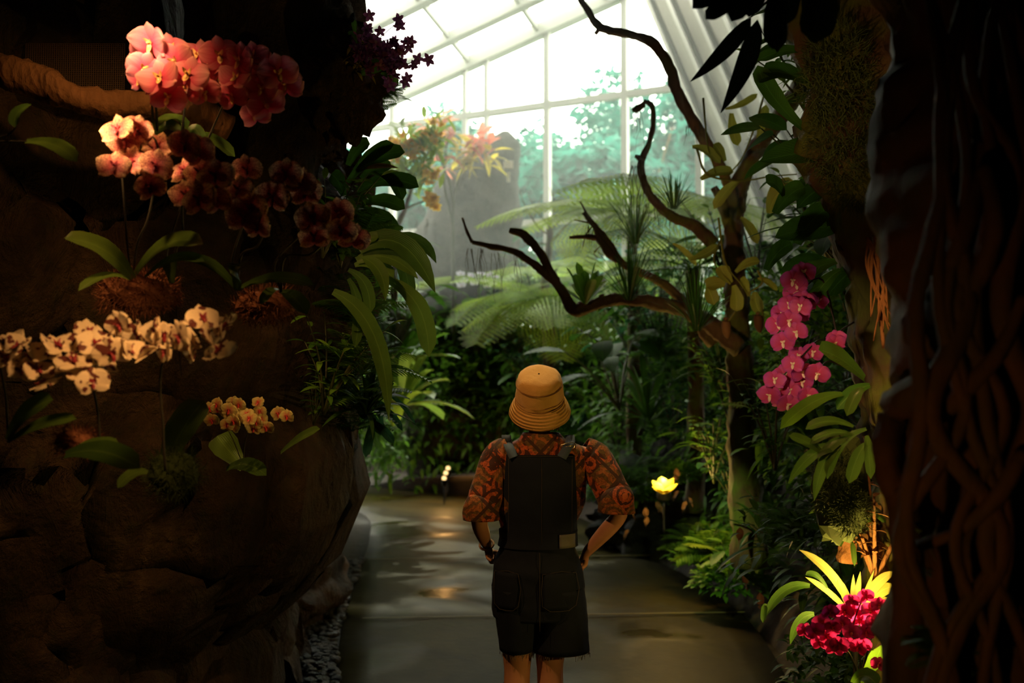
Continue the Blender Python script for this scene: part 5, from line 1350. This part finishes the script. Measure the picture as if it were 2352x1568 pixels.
# torso profile: z -> cx, rx, ry
TP=[(.60,-.003,.168,.118),(.68,-.006,.172,.124),(.74,-.008,.177,.132),(.80,-.008,.176,.138),(.86,-.010,.166,.135),(.92,-.010,.146,.118),(.97,-.009,.136,.104),(1.03,-.006,.143,.102),(1.10,.0,.160,.108),(1.18,.004,.170,.114),(1.25,.008,.182,.112),(1.29,.010,.185,.104),(1.325,.012,.165,.090),(1.345,.010,.120,.078),(1.362,.006,.085,.068),(1.385,.004,.066,.062)]
def tp(z):
    if z<=TP[0][0]: return TP[0][1:]
    for a,b in zip(TP[:-1],TP[1:]):
        if z<=b[0]:
            k=(z-a[0])/(b[0]-a[0]); return tuple(a[i]+(b[i]-a[i])*k for i in(1,2,3))
    return TP[-1][1:]
def sq(a,e=.8):
    c,s=math.cos(a),math.sin(a); return math.copysign(abs(c)**e,c),math.copysign(abs(s)**e,s)
def body_loft(mb,z0,z1,n,off,seg=64,wr=.0,e=.85):
    vs=[];u=[];w=[]
    for i in range(n+1):
        z=z0+(z1-z0)*i/n; cx,rx,ry=tp(z)
        for k in range(seg):
            c,s=sq(2*PI*k/seg,e); p=V((cx+(rx+off)*c,(ry+off)*s,z))
            f=wr*(noise.noise(V((p.x*9,p.y*9,p.z*14)))+.5*noise.noise(p*28))
            p.x+=c*f; p.y+=s*f
            vs.append(p); u.append(i/n); w.append(k/seg)
    fs=[(i*seg+k,i*seg+(k+1)%seg,(i+1)*seg+(k+1)%seg,(i+1)*seg+k) for i in range(n) for k in range(seg)]
    mb.add(vs,fs,u,w)
def back_y(x,z,off=0,e=.85):
    cx,rx,ry=tp(z); t=min(.995,abs(x-cx)/(rx+off)); c=t**(1/e); return -(ry+off)*(math.sqrt(max(0,1-c*c)))**e
def patch(mb,xa,xb,z0,z1,off,nx=14,nz=14,th=.006):
    """sheet on the back between xa(z) and xb(z)"""
    vs=[]
    for lay in(0,1):
        for i in range(nz+1):
            z=z0+(z1-z0)*i/nz; a=xa(z) if callable(xa) else xa; b=xb(z) if callable(xb) else xb
            for k in range(nx+1):
                x=a+(b-a)*k/nx; vs.append(V((x,back_y(x,z,off)-th*lay,z)))
    q=nx+1; N=q*(nz+1)
    fs=[(N+i*q+k,N+i*q+k+1,N+(i+1)*q+k+1,N+(i+1)*q+k) for i in range(nz) for k in range(nx)]
    for i in range(nz): 
        fs.append((i*q,N+i*q,N+(i+1)*q,(i+1)*q)); fs.append((i*q+nx,(i+1)*q+nx,N+(i+1)*q+nx,N+i*q+nx))
    for k in range(nx):
        fs.append((k,k+1,N+k+1,N+k)); fs.append((nz*q+k,N+nz*q+k,N+nz*q+k+1,nz*q+k+1))
    mb.add(vs,fs)
# shirt print
sp=NT('shirt_print'); v0=sp.n('ShaderNodeSeparateXYZ'); sp.l(sp.oc(),v0.inputs[0])
dia=sp.mapv((11,3,11),(0,math.radians(45),0))
ck=sp.n('ShaderNodeTexChecker'); ck.inputs['Scale'].default_value=1.0; sp.l(dia,ck.inputs['Vector'])
vo=sp.voro(11,sp.mapv((1,.4,1),(0,math.radians(45),0)),'F1','Distance',.55)
rings=sp.math('SINE',sp.math('ADD',sp.math('MULTIPLY',vo,26),sp.math('MULTIPLY',sp.noise(26,3,None,.5,1),9)))
fine=sp.math('GREATER_THAN',sp.noise(75,2,None,.5,1.2),.5)
rg=sp.math('GREATER_THAN',rings,.1)
c=sp.mix(rg,(.42,.085,.02),(.045,.012,.006)); c=sp.mix(sp.math('MULTIPLY',ck.outputs['Fac'],.55),c,(.16,.10,.02)); c=sp.mix(sp.math('MULTIPLY',fine,.5),c,(.05,.012,.006))
dl=sp.voro(7,sp.mapv((1,.25,1),(0,math.radians(45),0)),'DISTANCE_TO_EDGE','Distance',0)
c=sp.mix(sp.math('MULTIPLY',sp.math('LESS_THAN',dl,.045),.9),c,(.03,.012,.006)); c=sp.mix(sp.math('MULTIPLY',sp.math('COMPARE',dl,.075),.0),c,(.3,.1,.03))
ctr=sp.ramp(vo,[(.16,(1,1,1)),(.2,(0,0,0))]); c=sp.mix(sp.math('MULTIPLY',ctr,.8),c,(.55,.14,.05))
nf_=sp.noise(300,2); MSh=sp.fin(sp.bsdf(c,.75,sp.bump(nf_,.2,.003),.2,sheen=.1))
mb=MB(); body_loft(mb,1.00,1.385,40,.006,wr=.006)
sv=mb.v
for i_,(x_,y_,z_) in enumerate(sv):
    bl_=max(0,1-abs((z_-1.12)/.12)); sv[i_]=(x_*(1+.07*bl_),y_*(1+.04*bl_),z_)
def sleeve(S_,El,Cu,s):
    # shoulder cap to the flared cuff just past the elbow
    ax=[S_+V((-s*.045,0,.03)),S_+V((s*.0,0,.0)),S_.lerp(El,.35)+V((s*.006,0,0)),S_.lerp(El,.7)+V((s*.004,0,0)),Cu+V((0,0,.045)),Cu]
    rd=[.055,.070,.066,.064,.068,.070]
    c=catmull(ax,6); n=len(c); rg=[]
    for i,p in enumerate(c):
        d=(c[min(i+1,n-1)]-c[max(0,i-1)]).normalized(); _,a,b=frame(d,V((0,1,0)))
        r=lerp1(rd,i/(n-1)); rg.append((p,a*r,b*r*.92))
    loft(mb,rg,36,disp=lambda p:.07*noise.noise(V((p.x*14,p.y*14,p.z*20)))+.05*noise.noise(p*30))
sleeve(LS,LE,V((lx(1108),-.085,lz(1186))),-1)
sleeve(RS,RE,V((lx(1408),-.105,lz(1168))),1)
# collar band
shirt=mb.build('shirt',MSh,per); m_=shirt.modifiers.new('s','SOLIDIFY'); m_.thickness=.003
# denim
dn=NT('denim'); wv=dn.noise(500,2); n1=dn.noise(12,4)
MD=dn.fin(dn.bsdf(dn.mix(n1,(.004,.007,.014),(.010,.015,.027)),.85,dn.bump(dn.math('ADD',wv,n1),.35,.004),.2))
MD2=simple('denim_strap',(.035,.06,.10),.8,bs=.3,bscale=300)
MT=simple('seam_thread',(.035,.03,.022),.8)
ov=mb=MB()
body_loft(mb,.66,.965,34,.009,wr=.008)
# bottom drape into two legs
def leg(x0,x1,r0,r1,z1,s):
    rg=[]
    for i in range(14):
        t=i/13; z=.78+(z1-.78)*t; cx=x0+(x1-x0)*t; rg.append((V((cx,0,z)),V((r0+(r1-r0)*t,0,0)),V((0,.140+(.10-.140)*t,0))))
    loft(mb,rg,40,disp=lambda p:.05*noise.noise(V((p.x*9,p.y*9,p.z*6)))+.025*noise.noise(p*26))
leg(lx(1183),lx(1188),.092,.068,.532,-1); leg(lx(1285),lx(1287),.092,.112,.524,1)
shorts=mb.build('overall_shorts',MD,per); m_=shorts.modifiers.new('s','SOLIDIFY'); m_.thickness=.004
# frayed hems
rr=random.Random(6)
for x0,r,z in ((lx(1188),.066,.532),(lx(1287),.110,.524)):
    mb=MB(); loft(mb,[(V((x0,0,z+.004)),V((r,0,0)),V((0,.10,0))),(V((x0,0,z-.003)),V((r,0,0)),V((0,.10,0)))],40)
    for i in range(90):
        a=rr.uniform(0,2*PI); p=V((x0+r*math.cos(a),.10*math.sin(a),z)); tube(mb,[p,p+V((rr.uniform(-.008,.008),rr.uniform(-.006,.006),-rr.uniform(.006,.028)))],.0009,3,2,cap=False)
    mb.build('frayed_hem',M.setdefault('fray',None) or M.__setitem__('fray',simple('fray',(.14,.12,.10),.9)) or M['fray'],per)
# bib back, front, waistband
mb=MB()
xl=lambda z:lx(1147)+ (lx(1163)-lx(1147))*min(1,(z-.94)/.36); xr=lambda z:lx(1326)-(lx(1326)-lx(1316))*min(1,(z-.94)/.36)
patch(mb,xl,xr,.94,lz(1040),.010,20,24)
bib=mb.build('bib',MD,per)
mb=MB()
for z,lo,hi in ((lz(1043),lx(1168),lx(1312)),): tube(mb,[V((lo+(hi-lo)*k/12,back_y(lo+(hi-lo)*k/12,z,.017)-.001,z)) for k in range(13)],.0013,4,1)
for xf in (lx(1166),lx(1242),lx(1312)):
    tube(mb,[V((xf-(xf*.03),back_y(xf,.96+.33*k/10,.017)-.0005,.96+.33*k/10)) for k in range(11)],.0011,4,1)
for (xa,xb,za,zb) in ((lx(1137),lx(1190),lz(1302),lz(1385)),(lx(1243),lx(1318),lz(1302),lz(1385))):
    mx_=(xa+xb)/2
    pts=[(xa,za),(xb,za),(xb,zb+.02),(mx_,zb),(xa,zb+.02),(xa,za)]
    tube(mb,[V((a,back_y(a,b,.022)-.001,b)) for a,b in pts],.0013,4,2)
tube(mb,[V((lx(1237),back_y(lx(1237),z,.013)-.004,z)) for z in [.93-.03*k for k in range(11)]],.0013,4,1)
mb.build('seams',MT,per)
mb=MB(); body_loft(mb,lz(1250),lz(1215),4,.018); mb.build('waistband',MD,per)
for nm,(xa,xb) in (('back_pocket',(lx(1137),lx(1190))),('back_pocket',(lx(1243),lx(1318)))):
    mb=MB(); patch(mb,xa,xb,lz(1385),lz(1300),.016,10,8,.004); mb.build(nm,MD,per)
mb=MB(); patch(mb,lx(1281),lx(1318),lz(1248),lz(1218),.022,6,4,.003); mb.build('waist_patch',simple('patch_leather',(.10,.10,.09),.7),per)
# straps over the shoulders
def strap(xa,xb):
    mb=MB(); pts=[]
    for k in range(13):
        t=k/12; x=xa+(xb-xa)*t; z=lz(1046)+(1.352-lz(1046))*t; pts.append(V((x,back_y(x,z,.016)-.004,z)))
    top=pts[-1]; pts+= [V((xb,-.02,1.372)),V((xb*.98,.03,1.35)),V((xb*.9,.085,1.30)),V((xb*.8,.118,1.22))]
    vs=[]; 
    for i,p in enumerate(pts):
        sgn=1 if xb>xa else -1
        d=(pts[min(i+1,len(pts)-1)]-pts[max(i-1,0)]).normalized(); s=V((1,0,0))-d*d.x; s.normalize(); n_=s.cross(d)
        for a,b in((-1,0),(1,0),(1,1),(-1,1)): vs.append(p+s*a*.0185+n_*(.005*b))
    fs=[(i*4+k,i*4+(k+1)%4,(i+1)*4+(k+1)%4,(i+1)*4+k) for i in range(len(pts)-1) for k in range(4)]
    mb.add(vs,fs); return mb.build('strap',MD2,per),pts
strap(lx(1180),lx(1163)); _,sp_=strap(lx(1286),lx(1308))
mb=MB(); c=sp_[9]; 
ring=[c+V((a,-.008,b)) for a,b in((-.026,-.016),(.022,-.006),(.018,.014),(-.030,.004),(-.026,-.016))]
tube(mb,ring,.0022,6,2,cap=False); tube(mb,[c+V((-.028,-.009,-.006)),c+V((.02,-.009,.004))],.002,5,2); mb.build('buckle',simple('brass',(.7,.6,.4),.25,1.0),per)
# bracelet watch on left wrist
mb=MB(); 
d=(LW-LE).normalized(); _,a,b=frame(d); 
c=[LW+a*math.cos(t)*.028+b*math.sin(t)*.026 for t in [2*PI*k/16 for k in range(17)]]; tube(mb,c,.005,6,1,cap=False); mb.build('bracelet',simple('bracelet',(.25,.12,.06),.5),per)
# shoes
for x in(lx(1188),lx(1266)):
    mb=MB(); blob(mb,(x,.06,.045),(.055,.15,.055),20,12,.05,3,flat=.043); mb.build('shoe',simple('shoe_canvas',(.10,.08,.06),.8),per)

# ================================================================== LIGHT + CAMERA
w=bpy.data.worlds.new('world'); sc.world=w; w.use_nodes=True; nt=w.node_tree; nt.nodes.clear()
o_=nt.nodes.new('ShaderNodeOutputWorld'); bg=nt.nodes.new('ShaderNodeBackground'); bg.inputs[0].default_value=(1,.97,.82,1); bg.inputs[1].default_value=SKY
nt.links.new(bg.outputs[0],o_.inputs[0])
def light(name,ty,loc,energy,color,aim=None,**k):
    d=bpy.data.lights.new(name,ty); d.energy=energy; d.color=color
    for a,b in k.items(): setattr(d,a,b)
    o=bpy.data.objects.new(name,d); col.objects.link(o); o.location=loc
    if aim is not None: o.rotation_euler=(V(aim)-V(loc)).to_track_quat('-Z','Y').to_euler()
    return o
light('sun','SUN',(0,30,30),SUN,(1,.97,.88),aim=(-.6,30-25,30-31),angle=.02)
W1=(1,.50,.16)
def spot(nm,loc,aim,e,ang,blend=.6,color=W1,r=.03): return light(nm,'SPOT',loc,e,color,aim,spot_size=math.radians(ang),spot_blend=blend,shadow_soft_size=r)
spot('spot_pink',P(230,-60,2.35),P(345,130,2.6),SP[0],40,1,(1,.60,.30))
spot('spot_speckled',P(90,190,2.2),P(330,350,2.5),SP[1],46,1,(1,.55,.25))
spot('spot_ledge',P(150,-400,2.2),P(330,640,2.9),SP[2],60,.9)
spot('spot_blotched',P(520,420,1.75),P(240,790,2.25),SP[3],46,1)
spot('spot_magenta',P(1600,760,2.3),P(1820,800,3.1),SP[4],30,.8,(1,.62,.40))
spot('spot_visitor',(-1.2,2.7,2.9),(.05,4,1.0),SP[5],52,.9,(1,.50,.17))
spot('spot_hat',(.0,4.7,3.6),(.1,4.0,1.55),SP[6],24,.9,(1,.75,.35))
spot('spot_vine',P(1480,900,4.2),P(1710,600,5.7),SP[7],50,.9,(1,.62,.25))
spot('fill_roots',P(1850,300,2.3),P(2080,720,2.6),SP[8],60,.9)  # added warm fill so the roots at the right do not go black
spot('spot_limb',P(380,-160,2.5),P(200,230,3.1),SP[15],50,1)
spot('spot_moss',P(1650,420,2.5),P(1925,230,3.25),12,44,1,(1,.55,.18))
spot('fill_near_trunk',(-.1,.9,1.0),(.95,2.0,1.5),SP[16],60,1,(1,.42,.10),.03)  # added fill near the camera, faintly brightens the dark trunk
light('glow_bromeliad','POINT',P(1968,1398,3.16),SP[9],(1,.62,.14),shadow_soft_size=.02)
light('glow_garden_lamp','POINT',P(1522,1108,7.3),SP[10],(1,.62,.16),shadow_soft_size=.05)
spot('spot_nest_fern',P(960,1060,9.7),P(930,880,10.4),SP[11],70,.8,(1,.85,.35))
light('glow_path','POINT',P(1024,1080,12.9),SP[12],(1,.5,.15),shadow_soft_size=.05)
spot('spot_fern',P(1480,1000,5.2),P(1640,1280,7.3),SP[13],40,.9,(.75,1,.35))
spot('spot_yellow_orchid',P(800,760,2.6),P(570,970,3.1),SP[14],26,.8,(1,.6,.2))
cam=bpy.data.cameras.new('camera'); co=bpy.data.objects.new('camera',cam); col.objects.link(co); sc.camera=co
co.location=(0,0,CAMZ); co.rotation_euler=(PI/2+TH,0,0); cam.sensor_width=36; cam.lens=F/2352*36; cam.clip_end=200; cam.clip_start=.05
cam.dof.use_dof=True; cam.dof.focus_distance=3.6; cam.dof.aperture_fstop=2.4
vs_=sc.view_settings; vs_.view_transform='Standard'; vs_.look='None'; vs_.gamma=1; vs_.use_curve_mapping=False; vs_.exposure=EXPO
cy=sc.cycles; cy.use_denoising=True; cy.max_bounces=6; cy.diffuse_bounces=3; cy.glossy_bounces=2; cy.transmission_bounces=4; cy.transparent_max_bounces=8; cy.volume_bounces=0; cy.sample_clamp_indirect=4; cy.use_light_tree=True; cy.caustics_reflective=False; cy.caustics_refractive=False
try: cy.denoiser='OPENIMAGEDENOISE'
except Exception: pass
